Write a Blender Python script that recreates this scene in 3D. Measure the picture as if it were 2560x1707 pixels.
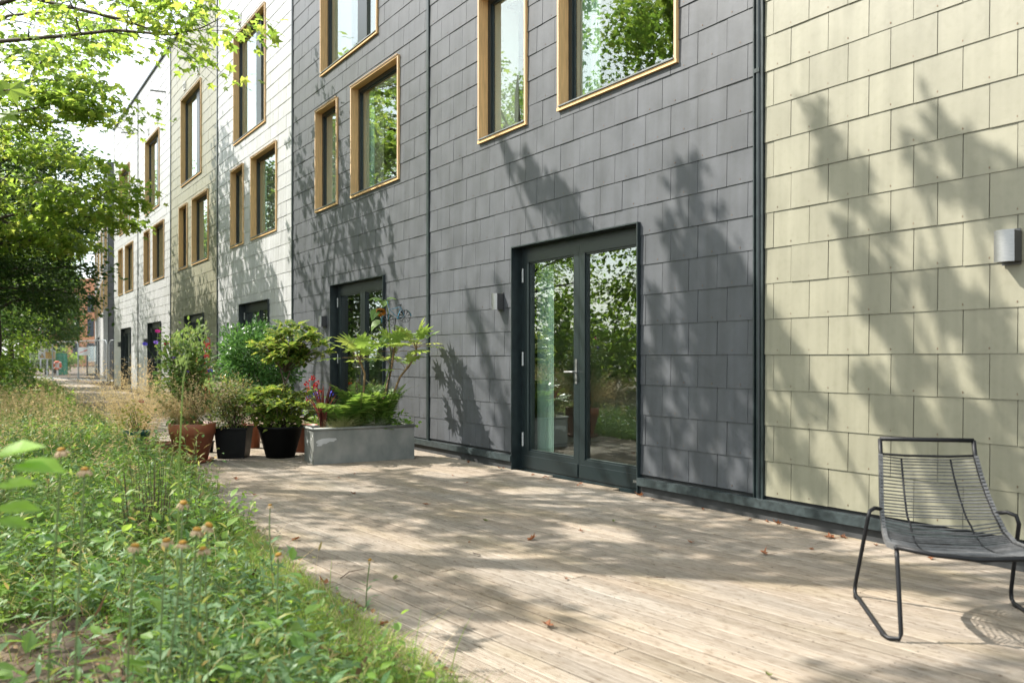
import bpy, math, random
import numpy as np
from mathutils import Vector, Matrix

R = math.radians
sc = bpy.context.scene
COL = sc.collection
for o in list(bpy.data.objects):
    bpy.data.objects.remove(o)

# ------------------------------------------------------------------ camera, sky, sun, exposure
F, HY, VPX, H = 2100.0, 895.0, -100.0, 1.18           # focal length / horizon in photo pixels, eye height in metres
TH = math.atan((1280 - VPX) / F)
S, C = math.sin(TH), math.cos(TH)
D = 4.926                                             # facade plane at x = D, running along +y

def ray(px, py):
    u = (px - 1280) / F; v = (HY - py) / F
    return (S + u * C, C - u * S, v)
def P(px, py, dep):                                   # a point of the place seen at that pixel, dep metres ahead
    r = ray(px, py); return Vector((r[0] * dep, r[1] * dep, H + r[2] * dep))
def G(px, py, z=0.0):
    r = ray(px, py); t = (z - H) / r[2]; return Vector((r[0] * t, r[1] * t, z))

cam = bpy.data.cameras.new('camera'); camo = bpy.data.objects.new('camera', cam); COL.objects.link(camo)
camo.location = (0, 0, H); camo.rotation_euler = (R(90), 0, -TH)
cam.sensor_width = 36; cam.lens = 36 * F / 2560; cam.shift_y = (HY - 853.5) / 2560
cam.clip_start = 0.05; cam.clip_end = 2000
cam.dof.use_dof = True; cam.dof.focus_distance = 8.5; cam.dof.aperture_fstop = 2.8
sc.camera = camo

SUN = Vector((-1.0, 1.05, 1.5)).normalized()
EL = math.asin(SUN.z); AZ = math.atan2(SUN.x, SUN.y)
sun = bpy.data.lights.new('sun', 'SUN'); sun.energy = 4.9; sun.angle = R(0.45); sun.color = (1.0, 0.955, 0.885)
suno = bpy.data.objects.new('sun', sun); COL.objects.link(suno)
suno.rotation_euler = SUN.to_track_quat('Z', 'Y').to_euler()
w = bpy.data.worlds.new('World'); sc.world = w; w.use_nodes = True
nt = w.node_tree; nt.nodes.clear()
out = nt.nodes.new('ShaderNodeOutputWorld'); bg = nt.nodes.new('ShaderNodeBackground')
sky = nt.nodes.new('ShaderNodeTexSky'); sky.sky_type = 'NISHITA'; sky.sun_disc = False
sky.sun_elevation = EL; sky.sun_rotation = AZ; sky.air_density = 1.0; sky.dust_density = 2.5; sky.ozone_density = 1.0
tc = nt.nodes.new('ShaderNodeTexCoord'); mp = nt.nodes.new('ShaderNodeMapping'); mp.inputs['Scale'].default_value = (1, 1, 2.6)
nz = nt.nodes.new('ShaderNodeTexNoise'); nz.inputs['Scale'].default_value = 2.2; nz.inputs['Detail'].default_value = 6
rp = nt.nodes.new('ShaderNodeValToRGB'); rp.color_ramp.elements[0].position = .30; rp.color_ramp.elements[1].position = .62
mx = nt.nodes.new('ShaderNodeMixRGB'); mx.inputs['Color2'].default_value = (8.9, 9.7, 9.9, 1)
nt.links.new(tc.outputs['Generated'], mp.inputs['Vector']); nt.links.new(mp.outputs['Vector'], nz.inputs['Vector'])
nt.links.new(nz.outputs['Fac'], rp.inputs['Fac']); nt.links.new(rp.outputs['Color'], mx.inputs['Fac'])
nt.links.new(sky.outputs['Color'], mx.inputs['Color1']); nt.links.new(mx.outputs['Color'], bg.inputs['Color'])
bg.inputs['Strength'].default_value = 0.125; nt.links.new(bg.outputs['Background'], out.inputs['Surface'])

sc.view_settings.view_transform = 'Standard'; sc.view_settings.look = 'None'
sc.view_settings.exposure = 1.18; sc.view_settings.gamma = 1.0
cy = sc.cycles
cy.use_denoising = True
try: cy.denoiser = 'OPENIMAGEDENOISE'
except Exception: pass
cy.max_bounces = 7; cy.diffuse_bounces = 3; cy.glossy_bounces = 3; cy.transmission_bounces = 5; cy.transparent_max_bounces = 8
cy.caustics_reflective = False; cy.caustics_refractive = False; cy.sample_clamp_indirect = 6

# ------------------------------------------------------------------ mesh helpers
class MB:
    """collects polygons and links them as ONE mesh object"""
    def __init__(s): s.V = []; s.L = []; s.T = []; s.M = []; s.n = 0
    def add(s, verts, loops, totals, mat=0):
        verts = np.asarray(verts, float).reshape(-1, 3); loops = np.asarray(loops, int).ravel(); totals = np.asarray(totals, int).ravel()
        s.V.append(verts); s.L.append(loops + s.n); s.T.append(totals)
        s.M.append(np.full(len(totals), mat) if np.isscalar(mat) else np.asarray(mat)); s.n += len(verts)
    def poly(s, verts, faces, mat=0):
        s.add(verts, [i for f in faces for i in f], [len(f) for f in faces], mat)
    def box(s, x0, x1, y0, y1, z0, z1, mat=0):
        x0, x1 = min(x0, x1), max(x0, x1); y0, y1 = min(y0, y1), max(y0, y1)
        v = [(x0,y0,z0),(x1,y0,z0),(x1,y1,z0),(x0,y1,z0),(x0,y0,z1),(x1,y0,z1),(x1,y1,z1),(x0,y1,z1)]
        s.poly(v, [(0,3,2,1),(4,5,6,7),(0,1,5,4),(1,2,6,5),(2,3,7,6),(3,0,4,7)], mat)
    def obox(s, c, ax, ay, az, mat=0):                # oriented box: centre, half axes
        c, ax, ay, az = map(Vector, (c, ax, ay, az))
        v = [c + sx*ax + sy*ay + sz*az for sz in (-1,1) for sx, sy in ((-1,-1),(1,-1),(1,1),(-1,1))]
        s.poly([tuple(q) for q in v], [(0,3,2,1),(4,5,6,7),(0,1,5,4),(1,2,6,5),(2,3,7,6),(3,0,4,7)], mat)
    def tube(s, pts, rad, n=6, mat=0, cap=True):
        pts = [Vector(p) for p in pts]; m = len(pts)
        if np.isscalar(rad): rad = [rad] * m
        V = []; up = Vector((0.13, 0.21, 1)).normalized(); a = None
        for i, p in enumerate(pts):
            d = (pts[min(i+1, m-1)] - pts[max(i-1, 0)])
            if d.length < 1e-9: d = Vector((0,0,1))
            d.normalize()
            a = (a - d * a.dot(d)) if a is not None else d.cross(up)
            if a.length < 1e-6: a = d.cross(Vector((1,0,0)))
            a.normalize(); b = d.cross(a)
            for k in range(n):
                t = 2*math.pi*k/n; V.append(tuple(p + (a*math.cos(t) + b*math.sin(t)) * rad[i]))
        fs = []
        for i in range(m-1):
            for k in range(n):
                k2 = (k+1) % n; fs.append((i*n+k, i*n+k2, (i+1)*n+k2, (i+1)*n+k))
        if cap: fs.append(tuple(range(n-1,-1,-1))); fs.append(tuple(range((m-1)*n, m*n)))
        s.poly(V, fs, mat)
    def lathe(s, prof, n=28, mat=0, c=(0,0,0)):       # profile (r, z)
        V = []; fs = []; m = len(prof)
        for r, z in prof:
            for k in range(n):
                t = 2*math.pi*k/n; V.append((c[0]+r*math.cos(t), c[1]+r*math.sin(t), c[2]+z))
        for i in range(m-1):
            for k in range(n):
                k2 = (k+1) % n; fs.append((i*n+k, i*n+k2, (i+1)*n+k2, (i+1)*n+k))
        s.poly(V, fs, mat)
    def ball(s, c, r, n=12, mat=0, sz=1.0):
        m = max(5, n//2); s.lathe([(max(1e-4, r*math.sin(math.pi*i/m)), -r*sz*math.cos(math.pi*i/m)) for i in range(m+1)], n, mat, c)
    def scatter(s, tmpl, pos, ydir, nrm, scale, mat=0, wid=None):
        """copies of a leaf template (verts along +y, face normal +z) at every pos"""
        tv, tf = tmpl; tv = np.asarray(tv, float); N = len(pos)
        if N == 0: return
        pos = np.asarray(pos, float); y = np.asarray(ydir, float); z = np.asarray(nrm, float)
        y = y / (np.linalg.norm(y, axis=1, keepdims=True) + 1e-9)
        x = np.cross(y, z); x /= (np.linalg.norm(x, axis=1, keepdims=True) + 1e-9); z = np.cross(x, y)
        sc_ = np.broadcast_to(np.asarray(scale, float), (N,))[:, None, None]
        wd = sc_ if wid is None else np.broadcast_to(np.asarray(wid, float), (N,))[:, None, None] * sc_
        v = tv[None, :, 0:1]*x[:, None, :]*wd + tv[None, :, 1:2]*y[:, None, :]*sc_ + tv[None, :, 2:3]*z[:, None, :]*sc_ + pos[:, None, :]
        loops = np.array([i for f in tf for i in f]); tot = np.array([len(f) for f in tf])
        L = (loops[None, :] + np.arange(N)[:, None]*len(tv)).ravel()
        s.add(v.reshape(-1, 3), L, np.tile(tot, N), mat)
    def build(s, name, mats, parent=None, loc=None, smooth=False):
        me = bpy.data.meshes.new(name)
        if s.V:
            V = np.concatenate(s.V); L = np.concatenate(s.L); T = np.concatenate(s.T); M = np.concatenate(s.M)
            me.vertices.add(len(V)); me.vertices.foreach_set('co', V.ravel())
            me.loops.add(len(L)); me.loops.foreach_set('vertex_index', L)
            me.polygons.add(len(T)); st = np.concatenate([[0], np.cumsum(T)[:-1]])
            me.polygons.foreach_set('loop_start', st); me.polygons.foreach_set('loop_total', T)
            me.polygons.foreach_set('material_index', M.astype(int))
            me.polygons.foreach_set('use_smooth', np.full(len(T), bool(smooth)))
            me.update(calc_edges=True); me.validate()
        for m in (mats if isinstance(mats, (list, tuple)) else [mats]): me.materials.append(m)
        ob = bpy.data.objects.new(name, me); COL.objects.link(ob)
        if parent is not None: ob.parent = parent
        if loc is not None: ob.location = loc
        return ob

def thing(name, label, cat, loc=(0,0,0), rot=0.0, group=None):
    o = bpy.data.objects.new(name, None); COL.objects.link(o); o.empty_display_size = .2
    o.location = loc; o.rotation_euler = (0, 0, rot); o['label'] = label; o['category'] = cat
    if group: o['group'] = group
    return o
def tag(o, label, cat, group=None, kind=None):
    o['label'] = label; o['category'] = cat
    if group: o['group'] = group
    if kind: o['kind'] = kind
    return o
def dup(root, loc, rot=0.0, label=None, scale=None):
    r = root.copy(); COL.objects.link(r); r.location = loc; r.rotation_euler = (0, 0, rot)
    if label: r['label'] = label
    if scale: r.scale = (scale,)*3
    for ch in list(root.children):
        c = ch.copy(); COL.objects.link(c); c.parent = r
        for g in list(ch.children):
            d = g.copy(); COL.objects.link(d); d.parent = c
    return r

# ------------------------------------------------------------------ materials
def mat(name, col, rough=.6, metal=0.0, noise=0.0, nscale=8.0, stretch=(1,1,1), col2=None, isl=0.0, bump=0.0, bscale=60., spec=.5, det=6):
    m = bpy.data.materials.new(name); m.use_nodes = True; n = m.node_tree.nodes; l = m.node_tree.links
    b = n['Principled BSDF']; b.inputs['Roughness'].default_value = rough; b.inputs['Metallic'].default_value = metal
    b.inputs['Specular IOR Level'].default_value = spec
    last = None
    if noise or col2:
        t = n.new('ShaderNodeTexCoord'); mpn = n.new('ShaderNodeMapping'); mpn.inputs['Scale'].default_value = stretch
        z = n.new('ShaderNodeTexNoise'); z.inputs['Scale'].default_value = nscale; z.inputs['Detail'].default_value = det
        l.new(t.outputs['Object'], mpn.inputs['Vector']); l.new(mpn.outputs['Vector'], z.inputs['Vector'])
        cr = n.new('ShaderNodeValToRGB'); cr.color_ramp.elements[0].position = .32; cr.color_ramp.elements[1].position = .68
        c2 = col2 or tuple(min(1, c*(1+noise)) for c in col); c1 = col if col2 else tuple(c*(1-noise) for c in col)
        cr.color_ramp.elements[0].color = (*c1, 1); cr.color_ramp.elements[1].color = (*c2, 1)
        l.new(z.outputs['Fac'], cr.inputs['Fac']); last = cr.outputs['Color']
        rr = n.new('ShaderNodeMapRange'); rr.inputs['To Min'].default_value = max(0, rough-.1); rr.inputs['To Max'].default_value = min(1, rough+.1)
        l.new(z.outputs['Fac'], rr.inputs['Value']); l.new(rr.outputs['Result'], b.inputs['Roughness'])
    if isl:
        g = n.new('ShaderNodeNewGeometry'); hs = n.new('ShaderNodeHueSaturation')
        r2 = n.new('ShaderNodeMapRange'); r2.inputs['To Min'].default_value = 1-isl; r2.inputs['To Max'].default_value = 1+isl
        l.new(g.outputs['Random Per Island'], r2.inputs['Value']); l.new(r2.outputs['Result'], hs.inputs['Value'])
        if last: l.new(last, hs.inputs['Color'])
        else: hs.inputs['Color'].default_value = (*col, 1)
        last = hs.outputs['Color']
    if last: l.new(last, b.inputs['Base Color'])
    else: b.inputs['Base Color'].default_value = (*col, 1)
    if bump:
        t2 = n.new('ShaderNodeTexCoord'); z2 = n.new('ShaderNodeTexNoise'); z2.inputs['Scale'].default_value = bscale; z2.inputs['Detail'].default_value = 5
        mp2 = n.new('ShaderNodeMapping'); mp2.inputs['Scale'].default_value = stretch
        bp = n.new('ShaderNodeBump'); bp.inputs['Strength'].default_value = bump; bp.inputs['Distance'].default_value = .01
        l.new(t2.outputs['Object'], mp2.inputs['Vector']); l.new(mp2.outputs['Vector'], z2.inputs['Vector']); l.new(z2.outputs['Fac'], bp.inputs['Height']); l.new(bp.outputs['Normal'], b.inputs['Normal'])
    return m

def leafmat(name, cols, trans=.45, tcol=None, rough=.5, spot=None, spec=.4):
    """leaf: colour varies leaf by leaf, lets light through"""
    m = bpy.data.materials.new(name); m.use_nodes = True; n = m.node_tree.nodes; l = m.node_tree.links
    b = n['Principled BSDF']; b.inputs['Roughness'].default_value = rough; b.inputs['Specular IOR Level'].default_value = spec
    g = n.new('ShaderNodeNewGeometry'); cr = n.new('ShaderNodeValToRGB')
    el = cr.color_ramp.elements
    for i, c in enumerate(cols):
        e = el[i] if i < 2 else el.new(i/(len(cols)-1))
        e.position = i/(len(cols)-1); e.color = (*c, 1)
    l.new(g.outputs['Random Per Island'], cr.inputs['Fac']); last = cr.outputs['Color']
    if spot:
        t = n.new('ShaderNodeTexCoord'); z = n.new('ShaderNodeTexNoise'); z.inputs['Scale'].default_value = 55; z.inputs['Detail'].default_value = 2
        r = n.new('ShaderNodeValToRGB'); r.color_ramp.elements[0].position = .53; r.color_ramp.elements[1].position = .62
        mxx = n.new('ShaderNodeMixRGB'); mxx.inputs['Color2'].default_value = (*spot, 1)
        l.new(t.outputs['Object'], z.inputs['Vector']); l.new(z.outputs['Fac'], r.inputs['Fac']); l.new(r.outputs['Color'], mxx.inputs['Fac'])
        l.new(last, mxx.inputs['Color1']); last = mxx.outputs['Color']
    l.new(last, b.inputs['Base Color'])
    tr = n.new('ShaderNodeBsdfTranslucent'); hs = n.new('ShaderNodeHueSaturation')
    k = tcol or (.485, 1.05, 1.9)
    hs.inputs['Hue'].default_value = k[0]; hs.inputs['Saturation'].default_value = k[1]; hs.inputs['Value'].default_value = k[2]
    l.new(last, hs.inputs['Color']); l.new(hs.outputs['Color'], tr.inputs['Color'])
    ms = n.new('ShaderNodeMixShader'); ms.inputs['Fac'].default_value = trans
    l.new(b.outputs['BSDF'], ms.inputs[1]); l.new(tr.outputs['BSDF'], ms.inputs[2]); l.new(ms.outputs['Shader'], n['Material Output'].inputs['Surface'])
    return m

def glassmat(name, r0=.16, tint=(.93,.98,.955)):
    m = bpy.data.materials.new(name); m.use_nodes = True; n = m.node_tree.nodes; l = m.node_tree.links
    n.remove(n['Principled BSDF'])
    lw = n.new('ShaderNodeLayerWeight'); lw.inputs['Blend'].default_value = .5     # Schlick reflectance, the same from either side
    pw = n.new('ShaderNodeMath'); pw.operation = 'POWER'; pw.inputs[1].default_value = 5; l.new(lw.outputs['Facing'], pw.inputs[0])
    fr = n.new('ShaderNodeMath'); fr.operation = 'MULTIPLY_ADD'; fr.inputs[1].default_value = 1-r0; fr.inputs[2].default_value = r0; l.new(pw.outputs[0], fr.inputs[0])
    tr = n.new('ShaderNodeBsdfTransparent'); tr.inputs['Color'].default_value = (*tint, 1)
    gl = n.new('ShaderNodeBsdfGlossy'); gl.inputs['Roughness'].default_value = 0.0; gl.inputs['Color'].default_value = (.95,1,.97,1)
    ms = n.new('ShaderNodeMixShader')
    l.new(fr.outputs[0], ms.inputs['Fac']); l.new(tr.outputs['BSDF'], ms.inputs[1]); l.new(gl.outputs['BSDF'], ms.inputs[2])
    l.new(ms.outputs['Shader'], n['Material Output'].inputs['Surface'])
    return m

def tilemat(name, col, rough=.55, wear=.06, spec=.45):
    m = mat(name, col, rough=rough, noise=wear, nscale=5, isl=.055, bump=.08, bscale=35, spec=spec, stretch=(1,1,.6))
    n = m.node_tree.nodes; l = m.node_tree.links; b = n['Principled BSDF']; src = b.inputs['Base Color'].links[0].from_socket     # rain streaks and dust
    t = n.new('ShaderNodeTexCoord'); last = src
    for st, sc_, lo, p0, p1 in (((5, 5, .22), 2.4, .86, .36, .62), ((1, 1, 1), 26, .95, .34, .48), ((.5, .5, .4), 1.1, .92, .35, .65)):
        mp_ = n.new('ShaderNodeMapping'); mp_.inputs['Scale'].default_value = st; z = n.new('ShaderNodeTexNoise'); z.inputs['Scale'].default_value = sc_; z.inputs['Detail'].default_value = 7
        r = n.new('ShaderNodeValToRGB'); r.color_ramp.elements[0].position = p0; r.color_ramp.elements[1].position = p1; r.color_ramp.elements[0].color = (lo, lo, lo*.98, 1)
        x = n.new('ShaderNodeMixRGB'); x.blend_type = 'MULTIPLY'; x.inputs['Fac'].default_value = 1
        l.new(t.outputs['Object'], mp_.inputs['Vector']); l.new(mp_.outputs['Vector'], z.inputs['Vector']); l.new(z.outputs['Fac'], r.inputs['Fac']); l.new(last, x.inputs['Color1']); l.new(r.outputs['Color'], x.inputs['Color2']); last = x.outputs['Color']
    l.new(last, b.inputs['Base Color']); return m
M = {}
M['tile_lime'] = tilemat('lime_fibre_cement', (.232, .219, .156), rough=.45, spec=.6)
M['tile_grey'] = tilemat('charcoal_fibre_cement', (.074, .078, .087), rough=.5, wear=.14, spec=.45)
M['tile_white'] = tilemat('white_fibre_cement', (.41, .41, .415), rough=.45, spec=.6)
M['rivet'] = mat('copper_rivet', (.16,.10,.06), .5, .6)
M['membrane'] = mat('black_membrane', (.012,.013,.013), .8)
M['teal_metal'] = mat('dark_teal_metal', (.011,.019,.020), .38, .0, noise=.25, nscale=14, spec=.6)
M['trim'] = mat('dusty_dark_metal', (.030,.040,.041), .42, 0, noise=.35, nscale=20, spec=.6)
M['plinth'] = mat('plinth_board', (.035,.036,.036), .7, noise=.4, nscale=6)
M['timber'] = mat('oiled_larch', (.66,.425,.195), .55, noise=.16, nscale=5, stretch=(14,14,1), bump=.05, bscale=40)
M['timber_edge'] = mat('pale_larch_edge', (.48,.33,.19), .6, noise=.18, nscale=5, stretch=(14,14,1))
M['sill'] = mat('grey_sill', (.20,.21,.21), .35, .3, noise=.2)
M['frame'] = mat('window_frame_green_grey', (.009,.016,.017), .35, spec=.6)
M['glass'] = glassmat('window_glass')
M['plaster'] = mat('white_plaster', (.85,.82,.74), .8)
M['interior'] = mat('interior_wall', (.62,.59,.52), .9)
M['floor_in'] = mat('interior_floor', (.16,.11,.07), .6)
M['curtain'] = mat('pale_curtain', (.24,.31,.265), .9, noise=.06, nscale=20, stretch=(1,1,.1))
M['steel'] = mat('brushed_steel', (.30,.30,.295), .45, .9, noise=.1, nscale=30, stretch=(1,1,12))
M['darksteel'] = mat('dark_lamp_side', (.10,.10,.10), .4, .6)
M['white_plastic'] = mat('white_plastic', (.78,.78,.76), .4)
M['hinge'] = mat('grey_hinge', (.36,.37,.36), .45)
M['roofing'] = mat('roofing_felt', (.05,.05,.055), .9)

# ------------------------------------------------------------------ ground, deck
def edge_x(y):
    ys = [-6, 0, 2.7, 4.4, 6.6, 9.3, 15, 28, 45, 70]; xs = [1.2, 1.35, 1.42, 1.46, 1.62, 1.92, 1.95, 2.7, 3.3, 4.6]
    return np.interp(y, ys, xs)

def soilmat():
    m = mat('verge_soil', (.055,.036,.022), .95, col2=(.12,.085,.05), nscale=3.5, bump=.8, bscale=25, det=8)
    return m
M['soil'] = soilmat()
b = MB(); n = 90
ys = np.linspace(-60, 260, n); xs = np.concatenate([np.linspace(-160, -8, 14), np.linspace(-7, 8, 46), np.linspace(9, 160, 14)])
rs = np.random.RandomState(1)
V = []
for y in ys:
    for x in xs:
        z = -.10
        e = edge_x(y)
        if x < e - .25: z = -.06 + rs.uniform(-.035, .035) + max(0, min(.25, (-1-x)*.04))
        V.append((x, y, z))
k = len(xs); fs = [(i*k+j, i*k+j+1, (i+1)*k+j+1, (i+1)*k+j) for i in range(n-1) for j in range(k-1)]
b.poly(V, fs); g = b.build('ground', M['soil'], smooth=True); g['kind'] = 'structure'

def deckmat():
    m = bpy.data.materials.new('weathered_decking'); m.use_nodes = True; n = m.node_tree.nodes; l = m.node_tree.links
    b = n['Principled BSDF']; b.inputs['Roughness'].default_value = .72; b.inputs['Specular IOR Level'].default_value = .35
    t = n.new('ShaderNodeTexCoord')
    def noise(scale, st, det=6):
        mpn = n.new('ShaderNodeMapping'); mpn.inputs['Scale'].default_value = st
        z = n.new('ShaderNodeTexNoise'); z.inputs['Scale'].default_value = scale; z.inputs['Detail'].default_value = det
        l.new(t.outputs['Object'], mpn.inputs['Vector']); l.new(mpn.outputs['Vector'], z.inputs['Vector']); return z.outputs['Fac']
    def ramp(f, p0, p1, c0, c1):
        r = n.new('ShaderNodeValToRGB'); r.color_ramp.elements[0].position = p0; r.color_ramp.elements[1].position = p1
        r.color_ramp.elements[0].color = (*c0, 1); r.color_ramp.elements[1].color = (*c1, 1); l.new(f, r.inputs['Fac']); return r.outputs['Color']
    def mul(a, c, f=1.0):
        x = n.new('ShaderNodeMixRGB'); x.blend_type = 'MULTIPLY'; x.inputs['Fac'].default_value = f; l.new(a, x.inputs['Color1']); l.new(c, x.inputs['Color2']); return x.outputs['Color']
    base = ramp(noise(7, (9, .8, 1)), .25, .75, (.195,.160,.123), (.325,.279,.230))
    warm = ramp(noise(.9, (2.5, .5, 1), 4), .35, .7, (1,.95,.88), (.95,.98,1.0))
    dirt = ramp(noise(16, (3, .9, 1), 8), .30, .46, (.55,.47,.38), (1,1,1))
    spots = ramp(noise(34, (1.6, .8, 1), 3), .26, .33, (.30,.24,.19), (1,1,1))
    algae = ramp(noise(1.7, (1.5, .6, 1), 5), .50, .72, (1,1,1), (.88,.86,.74))
    c = mul(mul(mul(mul(base, warm), dirt, .75), spots, .8), algae)
    g = n.new('ShaderNodeNewGeometry'); hs = n.new('ShaderNodeHueSaturation'); r2 = n.new('ShaderNodeMapRange')
    r2.inputs['To Min'].default_value = .80; r2.inputs['To Max'].default_value = 1.12
    l.new(g.outputs['Random Per Island'], r2.inputs['Value']); l.new(r2.outputs['Result'], hs.inputs['Value']); l.new(c, hs.inputs['Color'])
    l.new(hs.outputs['Color'], b.inputs['Base Color'])
    bp = n.new('ShaderNodeBump'); bp.inputs['Strength'].default_value = .25; bp.inputs['Distance'].default_value = .004
    l.new(noise(30, (9, .7, 1)), bp.inputs['Height']); l.new(bp.outputs['Normal'], b.inputs['Normal'])
    return m
M['deck'] = deckmat()

DA = R(5.6)                                           # boards run 5.6 degrees off the facade line
b = MB(); BW = .094
rd = random.Random(5)
ca, sa = math.cos(DA), math.sin(DA)
grooves = []                                          # board profile: ridges and grooves
gp = [(0.0045, -.035), (0.0050, -.003), (0.0075, 0)]
for q in range(5):
    x = .0165 + q*.0152
    gp += [(x-.0036, 0), (x-.0022, -.0048), (x+.0022, -.0048), (x+.0036, 0)]
gp += [(.0855, 0), (.0885, -.003), (.089, -.035)]
for i in range(-11, 146):
    x0 = i*BW - 2.0                                   # in the rotated frame (before turning by DA)
    yy = -5.0
    L = rd.uniform(1.0, 3.6)
    while yy < 62:
        y1 = min(yy + L, 62); L = rd.uniform(3.0, 3.9)
        ts = np.linspace(yy, y1, max(2, int((y1-yy)/.4)+1)); ok = []
        for t in ts:
            wx = x0*ca - t*sa + 2.0; wy = x0*sa + t*ca
            ok.append(edge_x(wy) - .1 <= wx <= D - .02)
        idx = [q for q in range(len(ts)) if ok[q]]
        if len(idx) > 1:
            a, e = ts[idx[0]], ts[idx[-1]] - .005; dz = rd.uniform(-.0025, .001)
            V = []
            for t in (a, e):
                for (px, pz) in gp:
                    xx = x0 + px; V.append((xx*ca - t*sa + 2.0, xx*sa + t*ca, pz + dz))
            m_ = len(gp); fs = [(q, q+1, m_+q+1, m_+q) for q in range(m_-1)] + [tuple(range(m_-1,-1,-1)), tuple(range(m_, 2*m_))]
            b.poly(V, fs)
            t = math.ceil(a/.45)*.45
            while t < min(e, 8):
                for px in (.020, .074):
                    xx = x0 + px; u, v_ = xx*ca - t*sa + 2.0, xx*sa + t*ca; q = [(u + .0035*math.cos(c_), v_ + .0035*math.sin(c_), dz + .0008) for c_ in (0, 1.05, 2.09, 3.14, 4.19, 5.24)]
                    b.poly(q, [(0,1,2,3,4,5)], 1)
                t += .45
        yy = y1
# turn mesh data so that object space runs along the boards (for the grain)
M['screw'] = mat('rusty_screw', (.06,.04,.03), .6, .5)
ob = b.build('deck', [M['deck'], M['screw']])
ob.data.transform(Matrix.Translation((-2.0, 0, 0))); ob.data.transform(Matrix.Rotation(-DA, 4, 'Z'))
ob.matrix_world = Matrix.Translation((2.0, 0, 0)) @ Matrix.Rotation(DA, 4, 'Z'); ob['kind'] = 'structure'

# ------------------------------------------------------------------ terraced houses
GA = .2575; TW = .305
def subtract(rects, o):
    res = []
    for (a, b_, c, d) in rects:
        if o[1] <= a or o[0] >= b_ or o[3] <= c or o[2] >= d: res.append((a, b_, c, d)); continue
        if o[2] > c: res.append((a, b_, c, o[2]))
        if o[3] < d: res.append((a, b_, o[3], d))
        c2, d2 = max(c, o[2]), min(d, o[3])
        if o[0] > a: res.append((a, o[0], c2, d2))
        if o[1] < b_: res.append((o[1], b_, c2, d2))
    return [r for r in res if r[1]-r[0] > .004 and r[3]-r[2] > .004]

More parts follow.
